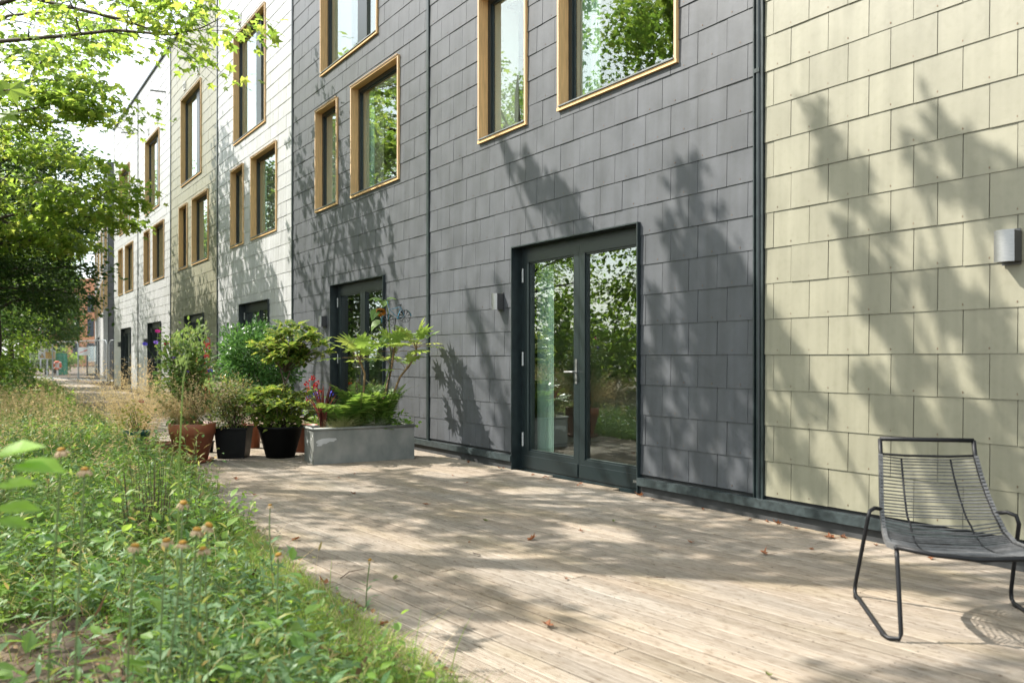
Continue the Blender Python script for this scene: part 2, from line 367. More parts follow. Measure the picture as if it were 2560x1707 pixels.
def house(label, y0, width, tile, toff=0.0, dz=0.0, first=(.2325, .08), trim_l=.03, trim_r=.03, vents=(), pipes=(), rivets=False, curtains=(), detail=True, loc=None, rot=None, hh=9.93, group='terraced houses in one row', door=True):
    """local frame: x = -t (t runs along the facade away from the camera), y = inward, z = up"""
    h = thing('terraced_house', label, 'house', loc or (D, y0, 0), R(-90) if rot is None else rot, group)
    def hb(m, t0, t1, d0, d1, z0, z1, k=0): m.box(-t1, -t0, d0, d1, z0, z1, k)
    W_ = width
    ops = dict(door=(1.29+toff, 3.28+toff, -.2, 2.33+dz), small=(3.02+toff, 3.98+toff, 3.57+dz, 5.24+dz),
               large=(.83+toff, 2.47+toff, 3.57+dz, 5.24+dz), top=(1.52+toff, 3.74+toff, 5.745+dz, 8.05+dz))
    if not door: del ops['door']
    # structural wall behind the tiles, cut round the openings
    rects = [(0, W_, -.05, hh-.06)]
    for k_, o in ops.items(): rects = subtract(rects, o)
    m = MB()
    for r_ in rects: hb(m, r_[0], r_[1], .004, .34, r_[2], r_[3])
    m.build('wall', M['membrane'], h)
    # tiles
    m = MB(); cz0 = .167 + dz*.5; ri = random.Random(int(y0*10)); row = 0
    z = cz0 - .001
    while z < hh - .08:
        zt = min(z + GA, hh - .07); t = W_ - trim_l
        fw = first[row % 2]; x1 = t
        while x1 > trim_r:
            x0 = max(trim_r, x1 - (fw if x1 == t else TW))
            rc = [(x0+.0022, x1-.0022, z, zt+.012)]
            for k_, o in ops.items(): rc = subtract(rc, (o[0]-.002, o[1]+.002, o[2]-.002, o[3]+.002))
            jit = ri.uniform(-.0015, .0015); jz = ri.uniform(-.0012, .0012)
            for (a, b_, c, d) in rc:
                def dd(zz): return -.0118 + (zz - z)/GA*.0062 + jit
                if not (c <= z+.001): c = c
                f0, f1 = dd(c), dd(d)
                V = [(-b_, f0, c+jz), (-a, f0, c+jz), (-a, f1, d), (-b_, f1, d), (-b_, f0+.005, c+jz), (-a, f0+.005, c+jz), (-a, f1+.004, d), (-b_, f1+.004, d)]
                m.poly(V, [(0,1,2,3), (4,5,1,0), (0,3,7,4), (1,5,6,2)])
            if rivets and x1 - x0 > .2:
                tm = (x0+x1)/2; zz = z + .012
                if not any(o[0]-.03 < tm < o[1]+.03 and o[2]-.03 < zz < o[3]+.03 for o in ops.values()):
                    hb(m, tm-.0025, tm+.0025, -.0130, -.008, zz+.014, zz+.024, 1)
            x1 = x0
        z += GA; row += 1
    m.build('cladding', [M[tile], M['rivet']], h)
    # trims: base ledge, plinth, party strips, parapet
    segs = [(0, W_)]
    if door: segs = [(0, ops['door'][0]), (ops['door'][1], W_)]
    for (a, e) in segs:
        tr = MB(); hb(tr, a, e, -.055, .0, .115, .150); hb(tr, a, e, -.055, -.049, .085, .115); tr.build('base_trim', M['trim'], h)
        pl = MB(); hb(pl, a, e, -.02, .003, -.08, .115); pl.build('plinth', M['plinth'], h)
    for (a, e) in ((W_-trim_l+.002, W_), (0, trim_r-.002)) if trim_r < .05 else ((W_-trim_l+.002, W_), (0, .010), (trim_r-.014, trim_r-.002)):
        pt = MB(); hb(pt, a, e, -.027, 0, .15, hh-.05); pt.build('party_trim', M['teal_metal'], h)
    cp = MB(); hb(cp, -.001, W_+.001, -.06, .36, hh-.055, hh+.01); cp.build('parapet_cap', M['teal_metal'], h)
    rf = MB(); hb(rf, .003, W_-.003, .34, 8.6, hh-.4, hh-.25); rf.build('roof', M['roofing'], h)
    it = MB()
    for zz in (0.0, 2.72, 5.42): hb(it, .05, W_-.05, .345, 5.2, zz-.22, zz, 1)
    hb(it, .05, W_-.05, 5.2, 5.3, 0, hh-.4); hb(it, .0, .05, .345, 5.3, 0, hh-.4); hb(it, W_-.05, W_, .345, 5.3, 0, hh-.4)
    hb(it, .6, 3.9, 4.55, 5.19, .002, .9); hb(it, .6, 3.9, 4.85, 5.19, 1.45, 2.2); hb(it, 1.5, 2.6, 2.2, 3.0, .70, .74, 1)
    for (a_, b_) in ((1.55, 2.25), (2.55, 2.25), (1.55, 2.95), (2.55, 2.95)): hb(it, a_-.02, a_+.02, b_-.02, b_+.02, .002, .70, 1)
    it.build('interior', [M['interior'], M['floor_in']], h)
    if detail:
        bk = MB(); hb(bk, 0, W_, 8.5, 8.6, 0, hh-.3); bk.build('rear_wall', M['interior'], h)
    # windows
    for key in ('small', 'large', 'top'):
        t0, t1, z0, z1 = ops[key]
        f = MB(); fd0, fd1 = .085, .135; fw_ = .055
        a, e, c, d = t0+.03, t1-.03, z0+.05, z1-.03
        hb(f, a, a+fw_, fd0, fd1, c, d); hb(f, e-fw_, e, fd0, fd1, c, d); hb(f, a+fw_, e-fw_, fd0, fd1, d-fw_, d); hb(f, a+fw_, e-fw_, fd0, fd1, c, c+fw_)
        # sash step
        for (q0, q1) in (((a+fw_, e-fw_),) if key != 'top' else ((a+.94, e-fw_),)):
            hb(f, q0, q0+.018, fd0+.018, fd1, c+fw_, d-fw_); hb(f, q1-.018, q1, fd0+.018, fd1, c+fw_, d-fw_)
            hb(f, q0+.018, q1-.018, fd0+.018, fd1, c+fw_, c+fw_+.018); hb(f, q0+.018, q1-.018, fd0+.018, fd1, d-fw_-.018, d-fw_)
        if key == 'top':
            hb(f, a+.60, a+.95, fd0+.012, fd1-.005, c+fw_, d-fw_); hb(f, a+.575, a+.605, fd0-.004, fd1, c+fw_, d-fw_)
        wf = f.build('window', M['frame'], h)
        s_ = MB(); o_ = -.034                       # timber lining box, proud of the tiles
        hb(s_, t0, t0+.028, o_, .084, z0+.03, z1); hb(s_, t1-.028, t1, o_, .084, z0+.03, z1)
        hb(s_, t0+.028, t1-.028, o_, .084, z1-.028, z1); hb(s_, t0-.004, t1+.004, o_-.004, .02, z0, z0+.03)
        sr = s_.build('timber_surround', M['timber'], wf)
        eg = MB()
        hb(eg, t0, t0+.028, o_-.003, o_-.0002, z0+.03, z1); hb(eg, t1-.028, t1, o_-.003, o_-.0002, z0+.03, z1); hb(eg, t0-.004, t1+.004, o_-.016, o_-.0045, z1+.0005, z1+.008)
        eg.build('surround_edge', M['timber_edge'], wf)
        sl = MB(); V = [(-t1+.028, -.05, z0+.034), (-t0-.028, -.05, z0+.034), (-t0-.028, .084, z0+.052), (-t1+.028, .084, z0+.052),
                        (-t1+.028, -.05, z0+.046), (-t0-.028, -.05, z0+.046), (-t0-.028, .084, z0+.064), (-t1+.028, .084, z0+.064)]
        sl.poly(V, [(0,3,2,1),(4,5,6,7),(0,1,5,4),(1,2,6,5),(2,3,7,6),(3,0,4,7)]); sl.build('sill', M['sill'], wf)
        pn = MB(); hb(pn, a+.02, e-.02, .112, .1135, c+.02, d-.02); pn.build('pane', M['glass'], wf)
        rv = MB()
        hb(rv, a-.02, a, .137, .5, c-.02, d+.02); hb(rv, e, e+.02, .137, .5, c-.02, d+.02); hb(rv, a, e, .137, .5, d, d+.02); hb(rv, a, e, .137, .5, c-.02, c)
        rv.build('inner_reveal', M['plaster'], wf)
        if key in curtains or key == 'top':
            cu = MB(); q = 14; x0_, x1_ = e-.37, e-.05
            if key == 'top': x0_, x1_ = e-.22, e-.06
            xs_ = np.linspace(x0_, x1_, q); V = []
            for kk, xx in enumerate(xs_):
                for zz in (c, d): V.append((-xx, .18 + .012*(kk % 2), zz))
            cu.poly(V, [(2*i, 2*i+2, 2*i+3, 2*i+1) for i in range(q-1)]); cu.build('curtain', M['curtain'], wf)
    if door:
        t0, t1, z0, z1 = ops['door']; z0 = 0
        f = MB()
        hb(f, t1-.012, t1, -.045, .11, 0, z1); hb(f, t0, t0+.012, -.045, .11, 0, z1); hb(f, t0+.012, t1-.012, -.045, .11, z1-.012, z1)
        hb(f, t1-.075, t1-.012, .085, .16, 0, z1-.012); hb(f, t0+.012, t0+.05, .085, .16, 0, z1-.012); hb(f, t0+.05, t1-.075, .085, .16, z1-.075, z1-.012)
        hb(f, t0+.012, t1-.012, .06, .3, -.02, .018)
        f.build('door_frame', M['teal_metal'], h)
        tm = (t0+t1)/2 - .03
        for (a, e, left) in ((t0+.052, tm-.002, 0), (tm+.002, t1-.077, 1)):
            L_ = MB(); st = .085; b0, b1 = .02, .205; top = z1-.078; d0, d1 = .072, .140
            hb(L_, a, a+st, d0, d1, b0, top); hb(L_, e-st, e, d0, d1, b0, top); hb(L_, a+st, e-st, d0, d1, top-.09, top); hb(L_, a+st, e-st, d0, d1, b0, b1)
            hb(L_, a+.01, e-.01, d0-.012, d0-.0003, b0+.01, b0+.135)
            # glazing bead
            for q in ((a+st, a+st+.016, b1, top-.09), (e-st-.016, e-st, b1, top-.09)): hb(L_, q[0], q[1], d0+.014, d1-.004, q[2], q[3])
            hb(L_, a+st+.016, e-st-.016, d0+.014, d1-.004, b1, b1+.016); hb(L_, a+st+.016, e-st-.016, d0+.014, d1-.004, top-.106, top-.09)
            dr = L_.build('door', M['frame'], h)
            pn = MB(); hb(pn, a+.05, e-.05, .105, .1065, b1-.03, top-.06); pn.build('pane', M['glass'], dr)
            if left:
                hd = MB(); tx = a + .042
                hb(hd, tx-.016, tx+.016, d0-.006, d0-.0003, .93, 1.17); hd.tube([(-tx, d0-.004, 1.045), (-tx, d0-.05, 1.045), (-tx-.02, d0-.056, 1.045), (-tx-.12, d0-.056, 1.043)], .009, 8)
                hb(hd, tx-.007, tx+.007, d0-.010, d0-.006, 1.11, 1.125)
                hd.build('handle', M['steel'], dr)
                for zz in (.25, 1.1, 1.98):
                    hi = MB(); hi.tube([(-e-.006, d0-.012, zz), (-e-.006, d0-.012, zz+.145)], .0105, 10); hi.tube([(-e-.006, d0-.012, zz+.07), (-e-.006, d0-.012, zz+.0735)], .0112, 10)
                    hi.build('hinge', M['hinge'], dr)
            elif detail and rivets:
                sk = MB(); hb(sk, a+.07, a+.12, d0-.0145, d0-.0125, .08, .102); sk.build('sticker', M['steel'], dr)
            if 'door' in curtains and left:
                cu = MB(); q = 16; xs_ = np.linspace(e-.345, e-.03, q); V = []
                for kk, xx in enumerate(xs_):
                    for zz in (.03, top): V.append((-xx, .21 + .012*(kk % 2), zz))
                cu.poly(V, [(2*i, 2*i+2, 2*i+3, 2*i+1) for i in range(q-1)]); cu.build('curtain', M['curtain'], dr)
    for (tv, zv) in vents:
        v = MB(); hb(v, tv-.10, tv+.10, -.035, -.010, zv-.10, zv-.085); hb(v, tv-.10, tv+.10, -.035, -.010, zv+.085, zv+.10); hb(v, tv-.10, tv-.085, -.035, -.010, zv-.085, zv+.085); hb(v, tv+.085, tv+.10, -.035, -.010, zv-.085, zv+.085)
        for q in range(3):
            zz = zv-.06+q*.055; v.poly([(-tv-.085,-.034,zz),(-tv+.085,-.034,zz),(-tv+.085,-.014,zz+.032),(-tv-.085,-.014,zz+.032)], [(0,1,2,3)])
        hb(v, tv-.085, tv+.085, -.013, -.011, zv-.085, zv+.085, 1)
        v.build('vent', [M['white_plastic'], M['membrane']], h)
    for (tp, zp) in pipes:
        v = MB(); v.tube([(-tp, 0, zp), (-tp, -.42, zp-.02)], .025, 8); v.build('overflow_pipe', M['sill'], h)
    return h

YB = [-1.03, 4.13, 9.39, 14.543, 19.73, 24.815, 29.97, 35.2]
house('lime green tiled house at the near end of the terrace, behind the lounge chair', YB[0], YB[1]-YB[0], 'tile_lime', -.04, .02, trim_l=.012, rivets=True)
h2 = house('charcoal tiled house whose double glass door opens beside the grey pipe channel', YB[1]+.0, YB[2]-YB[1], 'tile_grey', .04, .025, first=(.305-.1, .305), trim_r=.085, rivets=True, curtains=('large', 'door'))
ch = MB(); ch.box(-.080, -.010, .0, .003, .15, 9.8); ch.build('pipe_channel', M['membrane'], h2)
dp = MB(); dp.tube([(-.046, -.006, .15), (-.046, -.006, 9.5)], .020, 10); dp.box(-.07, -.022, -.03, .0, 3.28, 3.31); dp.build('downpipe', M['teal_metal'], h2)
house('charcoal tiled house behind the metal trough, second dark house from the pipe channel', YB[2], YB[3]-YB[2], 'tile_grey', 0, 0, first=(.15, .305), rivets=True, curtains=('large',))
house('white tiled house whose door is half hidden by the clipped bay bush', YB[3], YB[4]-YB[3], 'tile_white', .045, -.025, vents=((3.36, 8.30),), curtains=('large', 'door'))
house('lime green tiled house between two white houses, far down the terrace', YB[4], YB[5]-YB[4], 'tile_lime', .0, -.05, vents=((1.85, 8.28), (3.33, 8.28)))
house('white tiled house just beyond the distant lime green house', YB[5], YB[6]-YB[5], 'tile_white', .06, -.065, vents=((1.86, 8.26), (3.31, 8.25)), pipes=((.73, 8.79),))
house('white tiled house at the far end of the terrace by the fence', YB[6], YB[7]-YB[6], 'tile_white', .075, -.085, pipes=((.70, 8.75),))

# the next terrace beyond the fence, turned a little towards the path
A0 = Vector((5.83, 43.4)); A1 = Vector((7.95, 66.0)); dv = (A1-A0).normalized()
rot8 = math.atan2(-dv.y, -dv.x)
labs8 = ['dark ended house at the corner of the terrace beyond the wire fence', 'white house second along the terrace beyond the wire fence',
         'white house third along the terrace beyond the wire fence', 'white house last along the terrace beyond the wire fence']
for i in range(4):
    p = A0 + dv * (5.2*i); a8 = rot8
    hx = house(labs8[i], 100+i, 5.2, 'tile_white' if i else 'tile_grey', 0, .1, detail=False, loc=(p.x, p.y, 0), rot=rot8, hh=10.4, group='houses of the farther terrace', door=(i > 1))
    if i == 0:
        e = MB(); ri = random.Random(3)
        z = .1; row = 0
        while z < 10.3:
            x = 0.0 - (row % 2)*.15
            while x < 8.6:
                e.box(-.0, .016, max(0, x)+.002, min(8.6, x+.303), z, z+GA-.004); x += .305
            z += GA; row += 1
        e.box(-.2, .0, 0.34, 8.6, 0, 10.3, 1)
        e.build('end_wall', [M['tile_grey'], M['membrane']], hx)

# wall lights (up-down lamps), one beside each door
lm = thing('wall_light', 'brushed steel wall light on the lime green wall above the lounge chair', 'wall light', (D-.014, 2.39, 1.80), 0, 'wall lights beside the doors')
def lamp_parts(t):
    m = MB(); N = 14; V = []; hw = .055
    pr = [(-.105 + .022*(abs(k-N/2)/(N/2))**2.2, -hw + 2*hw*k/N) for k in range(N+1)]
    for zz in (-.088, .088):
        for (x, y) in pr: V.append((x, y, zz))
    n_ = N+1; fs = [(k, k+1, n_+k+1, n_+k) for k in range(N)]
    m.poly(V, fs); m.build('front_cover', M['steel'], t)
    s = MB(); s.box(-.083, -.0, -hw+.001, hw-.001, -.084, .084); s.build('body', M['darksteel'], t)
    p = MB(); p.box(-.006, .0, -.05, .05, -.10, .10); p.build('back_plate', M['darksteel'], t)
lamp_parts(lm)
for k, lb in ((1, 'steel wall light to the left of the near glass door'), (2, 'steel wall light left of the door behind the trough'), (3, 'steel wall light left of the bay bush on white tiles'),
              (4, 'steel wall light on the distant lime green house'), (5, 'steel wall light on white tiles past the lime green house'), (6, 'steel wall light on the last white house of the terrace')):
    t_off = 3.565
    dup(lm, (D-.014, [0,4.13,9.39,14.543,19.73,24.815,29.97][k]+t_off+[0,.0,.0,.04,.0,.06,.07][k], 1.79-.022*(k-1)), 0, lb)
#PART2
# ------------------------------------------------------------------ leaf shapes and plant helpers
OVAL = ([(0,0,0),(0,.5,-.02),(0,1,-.10),(-.20,.25,.03),(-.25,.55,.04),(.20,.25,.03),(.25,.55,.04)], [(0,1,4,3),(1,2,4),(0,5,6,1),(1,6,2)])
NARROW = ([(0,0,0),(0,.5,.02),(0,1,-.14),(-.085,.25,.02),(-.10,.55,.02),(.085,.25,.02),(.10,.55,.02)], [(0,1,4,3),(1,2,4),(0,5,6,1),(1,6,2)])
DIAM = ([(0,0,0),(-.26,.5,.05),(0,1,-.06),(.26,.5,.05)], [(0,3,2),(0,2,1)])
def lobed(ang, rad, dip):
    """palmate leaf: lobes at angles (deg from the tip) with lengths, notches between; stalk end at the origin"""
    c = (0, .38, 0); V = [c, (0, .05, 0)]
    seq = []
    for i, (a, r) in enumerate(zip(ang, rad)):
        seq.append((a, r))
        if i < len(ang)-1: seq.append(((a+ang[i+1])/2, dip*min(r, rad[i+1])))
    for a, r in seq:
        V.append((math.sin(R(a))*r, .38 + math.cos(R(a))*r, -.10*(r/.6)**2 + .02))
    n = len(V); fs = [(0, i+1, i) for i in range(2, n-1)] + [(0, 2, 1), (0, 1, n-1)]
    return (V, fs)
MAPLE = lobed([-128, -62, 0, 62, 128], [.40, .56, .62, .56, .40], .50)
FATSIA = lobed([-140, -105, -70, -35, 0, 35, 70, 105, 140], [.42, .52, .58, .62, .64, .62, .58, .52, .42], .52)

def unit(a): return a / (np.linalg.norm(a, axis=-1, keepdims=True) + 1e-9)

def blades(b, rs, base, h, lean, width, bend=1.0, seg=3, matids=0, twist=None):
    """thin curved blades: base (N,3), height (N), lean direction (N,2)*amount"""
    N = len(base); h = np.broadcast_to(np.asarray(h, float), (N,)); width = np.broadcast_to(np.asarray(width, float), (N,))
    ln = np.zeros((N, 3)); ln[:, :2] = lean
    th = rs.uniform(0, 6.28, N) if twist is None else twist
    side = np.stack([np.cos(th), np.sin(th), np.zeros(N)], 1)
    rows = []
    for i in range(seg+1):
        s = i/seg
        p = base + ln*(s**1.8)[..., None] if False else base + ln*(s**1.8) * h[:, None] + np.array([0,0,1.0])*(s*(1-.28*bend*s*np.linalg.norm(ln, axis=1)))[:, None]*h[:, None]
        wv = width*(1-s)**.6 if i < seg else width*0
        if i < seg: rows += [p - side*wv[:, None]/2, p + side*wv[:, None]/2]
        else: rows += [p]
    V = np.stack(rows, 1)                              # N, 2*seg+1, 3
    fs = [(2*i, 2*i+1, 2*i+3, 2*i+2) for i in range(seg-1)] + [(2*seg-2, 2*seg-1, 2*seg)]
    loops = np.array([q for f in fs for q in f]); tot = np.array([len(f) for f in fs]); m = 2*seg+1
    b.add(V.reshape(-1, 3), (loops[None, :] + np.arange(N)[:, None]*m).ravel(), np.tile(tot, N), np.repeat(matids, len(fs)) if not np.isscalar(matids) else matids)

M['maple'] = leafmat('maple_leaf', [(.065,.13,.016), (.10,.185,.022), (.135,.22,.028), (.19,.24,.04)], .60, (.475, .98, 2.45))
M['treeleaf'] = leafmat('woodland_leaf', [(.045,.10,.016), (.070,.14,.02), (.10,.175,.024), (.13,.185,.03)], .58, (.478, 1.02, 2.8))
M['darkleaf'] = leafmat('dark_woodland_leaf', [(.025,.062,.014), (.042,.092,.018), (.062,.112,.02)], .40, (.485, 1.0, 1.8))
M['bark'] = mat('grey_bark', (.07,.055,.04), .9, noise=.4, nscale=9, stretch=(4,4,.7), bump=.7, bscale=18)
M['twig'] = mat('brown_twig', (.085,.055,.040), .8, noise=.3, nscale=20)

class Tree:
    """builds a trunk mesh (with limbs and twigs) and a crown mesh from limbs"""
    def __init__(s, seed):
        s.rs = np.random.RandomState(seed); s.T = MB(); s.lp = []; s.ld = []
    def limb(s, pts, r0, r1, nsub=5, sublen=.35, leaves=70, spread=.16, start=.30, twigs=3, flat=.35, droop=.12):
        rs = s.rs; pts = [Vector(p) for p in pts]; m = len(pts)
        s.T.tube(pts, [r0 + (r1-r0)*i/(m-1) for i in range(m)], 7)
        L = sum((pts[i+1]-pts[i]).length for i in range(m-1))
        def at(f):
            x = f*(m-1); i = min(int(x), m-2); return pts[i].lerp(pts[i+1], x-i), (pts[i+1]-pts[i]).normalized()
        for k in range(nsub):
            f = start + (1-start)*(k+.5+rs.uniform(-.4,.4))/nsub; f = min(max(f, 0), .999)
            p, d = at(f); sd = (1 if k % 2 else -1)
            ang = sd*R(rs.uniform(35, 75)); ax = Vector((0,0,1))
            d2 = Matrix.Rotation(ang, 3, ax) @ d; d2.z = d2.z*.4 + rs.uniform(-.12, .25); d2.normalize()
            l = L*sublen*(1.15-f*.6)*rs.uniform(.7, 1.25)
            sp = [p]; dd = d2.copy()
            for q in range(4):
                dd = (dd + Vector((rs.uniform(-.2,.2), rs.uniform(-.2,.2), rs.uniform(-.12,.12) - droop*q*.5))).normalized(); sp.append(sp[-1] + dd*(l/4))
            rr = max(.004, (r0+(r1-r0)*f)*.5)
            s.T.tube(sp, [rr*(1-.2*q) for q in range(5)], 5)
            for tw in range(twigs+1):
                if tw < twigs:
                    j = 1 + tw % 4; bp = sp[j]; dt = (sp[min(j+1,4)] - sp[j-1]).normalized()
                    dt = Matrix.Rotation(R(rs.uniform(30,70))*(1 if tw % 2 else -1), 3, ax) @ dt; dt.z += rs.uniform(-.2,.2); dt.normalize()
                    tl = l*rs.uniform(.25, .5); ep = bp + dt*tl
                    s.T.tube([bp, bp + dt*tl*.5 + Vector((0,0,.02)), ep], [rr*.45, rr*.3, .002], 4, cap=False)
                else: bp, ep, dt = sp[2], sp[4], dd
                n = max(2, int(leaves/(nsub*(twigs+1))*rs.uniform(.6, 1.4)))
                fr = rs.uniform(.1, 1.08, n)[:, None]
                a = np.array(bp)[None]; e = np.array(ep)[None]
                q = a + (e-a)*fr + rs.normal(0, 1, (n, 3))*np.array([spread, spread, spread*flat])
                s.lp.append(q); s.ld.append(unit(np.array(dt)[None] + rs.normal(0, .7, (n, 3))*np.array([1,1,.45]) + np.array([0,0,-.25])))
    def finish(s, root, tmpl, lmat, size, barkm, tilt=.45):
        rs = s.rs; s.T.build('trunk', barkm, root, smooth=True)
        p = np.concatenate(s.lp); d = np.concatenate(s.ld); n = len(p)
        nr = unit(np.array([0,0,1.0])[None] + rs.normal(0, tilt, (n, 3)))
        c = MB(); c.scatter(tmpl, p, d, nr, size*rs.uniform(.65, 1.2, n)); c.build('crown', lmat, root)
    def auto(s, h, r, tr, clear, nl, leaves, zc=.6, lean=(0,0), sub=6, spread=.22, flat=.35):
        rs = s.rs; tp = [Vector((lean[0]*q*q*h*.1/36 + rs.uniform(-.06,.06)*q*.4, lean[1]*q*q*h*.1/36 + rs.uniform(-.06,.06)*q*.4, h*.93*q/7 - (.15 if q == 0 else 0))) for q in range(8)]
        s.T.tube(tp, [tr*(1.25 if q == 0 else 1) * (1-q/8.2) + .01 for q in range(8)], 10)
        az = rs.uniform(0, 6.28)
        for i in range(nl):
            f = (i+.5)/nl; z = clear + (h*.95-clear)*f; az += 2.4 + rs.uniform(-.4,.4)
            e = max(.12, 1 - ((z-h*zc)/(h*.52))**2)**.5
            L = r*e*rs.uniform(.75, 1.15); x = z/(h*.93)*7; j = min(int(x), 6); p0 = tp[j].lerp(tp[j+1], min(1, x-j))
            el = R(8 + 26*f + rs.uniform(-10, 10)); d = Vector((math.cos(az)*math.cos(el), math.sin(az)*math.cos(el), math.sin(el)))
            pts = [p0]
            for q in range(5):
                d = (d + Vector((rs.uniform(-.14,.14), rs.uniform(-.14,.14), rs.uniform(-.10,.10) - .06*q*(1-f)))).normalized(); pts.append(pts[-1] + d*L/5)
            s.limb(pts, max(.02, tr*.42*(1-f*.7)), .008, sub, .42, leaves/nl, spread, start=.28, twigs=4, flat=flat)

TREEG = 'trees along the verge'
# near maple on the left: its limbs reach over the deck and into the picture
mx_ = thing('maple_tree', 'sycamore maple with bright backlit leaves reaching in from the upper left', 'tree', (-3.0, 19.6, -.1), 0, TREEG)
t = Tree(11)
def loc(v): return (v.x+3.0, v.y-19.6, v.z+.1)
t.T.tube([(0,0,-.1),(.05,.1,2.2),(-.05,.2,4.4),(.1,.1,6.6),(.0,.0,7.6),(.1,-.1,8.6),(.0,.0,9.2)], [.24,.20,.17,.14,.10,.06,.02], 12)
limbs = [  # (photo pixels and distance), photographed limb by limb
    [(-190,150,11.6),(0,104,11.2),(150,91,10.8),(290,76,10.4),(430,88,10.0),(500,72,9.8),(555,45,9.6)],
    [(-150,60,11.2),(60,-10,10.8),(180,20,10.4),(300,48,10.2),(400,82,10.0),(470,84,9.9)],
    [(-150,10,10.5),(80,-40,10),(230,-20,9.7),(380,-8,9.6),(470,25,9.5)],
    [(-140,260,11.4),(0,225,11.2),(90,200,11.0),(180,205,10.9),(245,215,10.8)],
    [(-140,420,11.8),(0,448,11.6),(80,455,11.4),(180,480,11.2),(245,500,11.0),(295,450,10.9)],
    [(-140,360,12.4),(0,330,12.2),(90,310,12.0),(200,300,12.0),(270,292,11.9),(325,270,11.8)],
    [(-140,560,12.2),(0,545,12.0),(110,520,11.9),(200,540,11.7),(258,548,11.6)],
    [(-140,330,11.0),(20,290,10.8),(120,260,10.6),(205,270,10.5)],
    [(-140,500,13.0),(0,400,12.8),(60,390,12.7),(100,395,12.6),(140,385,12.5)],
    [(-140,640,13.2),(0,610,13.0),(100,590,12.9),(180,600,12.8)],
    [(-140,130,12.4),(20,40,12.2),(120,30,12.0),(210,60,11.8),(250,120,11.7)],
    [(-160,250,12.8),(10,150,12.6),(70,120,12.4),(150,150,12.2)],
]
trunk_h = {0: 6.6, 1: 7.2, 2: 7.6, 3: 5.6, 4: 3.6, 5: 4.6, 6: 3.0, 7: 5.2, 8: 4.2, 9: 2.8, 10: 6.6, 11: 6.0}
for i, lb in enumerate(limbs):
    pts = [Vector((0, .1, trunk_h[i]))] + [Vector(loc(P(q[0], q[1], q[2]*(1.38 if i < 3 else 1.58)))) for q in lb]
    nl = [330, 150, 130, 560, 760, 230, 700, 660, 560, 800, 620, 620][i]
    t.limb(pts, .055, .005, 11, .16, int(nl*1.35), .19, start=.34 if i < 3 else .28, twigs=3, flat=.55)
for (pts, n) in (([(13.6,2.4),(13.2,1.77),(12.9,1.0),(12.6,.2)], 60), ([(16.3,2.7),(16.0,2.03),(15.74,1.36),(15.5,.5)], 80), ([(15.6,2.6),(15.3,1.6)], 45), ([(17.6,1.8),(17.2,.8)], 40), ([(22.6,2.0),(22.2,1.2)], 25)):  # unseen sprays placed to throw shadow streaks on the farther walls
    p3 = [Vector((4.93-5, yy+5.25, zz+7.5)) - Vector((-3.0,19.6,-.1)) for yy, zz in pts]; t.T.tube([(0,0,7.2), tuple(Vector((0,0,7.4)).lerp(p3[0], .5)+Vector((0,0,.3))), tuple(p3[0])], [.04,.025,.012], 6); t.T.tube(p3, .008, 5)
    for q in range(n):
        f = t.rs.uniform(0, .999)*(len(p3)-1); i = int(f); c_ = p3[i].lerp(p3[i+1], f-i); t.lp.append(np.array([tuple(c_)]) + t.rs.normal(0, .10, (1,3))); t.ld.append(np.array([tuple((p3[i+1]-p3[i]).normalized())]) + t.rs.normal(0, .5, (1,3)))
t.auto(7.6, 1.8, .05, 5.4, 12, 500, spread=.24)
t.finish(mx_, MAPLE, M['maple'], .19, M['bark'])
# one close leaf spray at the left edge of the picture
near = thing('maple_branch_tip', 'large pale out of focus leaf spray at the left edge, nearest of the foliage', 'branch', tuple(P(-120, 260, 4.2)), 0)
t = Tree(4); o0 = P(-120, 260, 4.2)
t.T.tube([tuple(P(*q) - o0) for q in ((-420,330,5.2),(-120,260,4.2),(-20,230,4.1),(25,225,4.05))], [.014,.010,.006,.003], 6)
pp = [P(*q) - o0 for q in ((-14,215,4.05),(12,250,4.0),(-8,285,4.1),(-40,240,4.1),(-45,205,4.15),(-50,300,4.1))]
rs = np.random.RandomState(3); pa = np.array([tuple(q) for q in pp])
t.T.build('twig', M['twig'], near)
c = MB(); c.scatter(MAPLE, pa, unit(np.array([[.4,-.3,-.2]]*6) + rs.normal(0,.5,(6,3))), unit(np.array([[-.3,-.6,.7]]*6) + rs.normal(0,.25,(6,3))), .17); c.build('leaves', M['maple'], near)

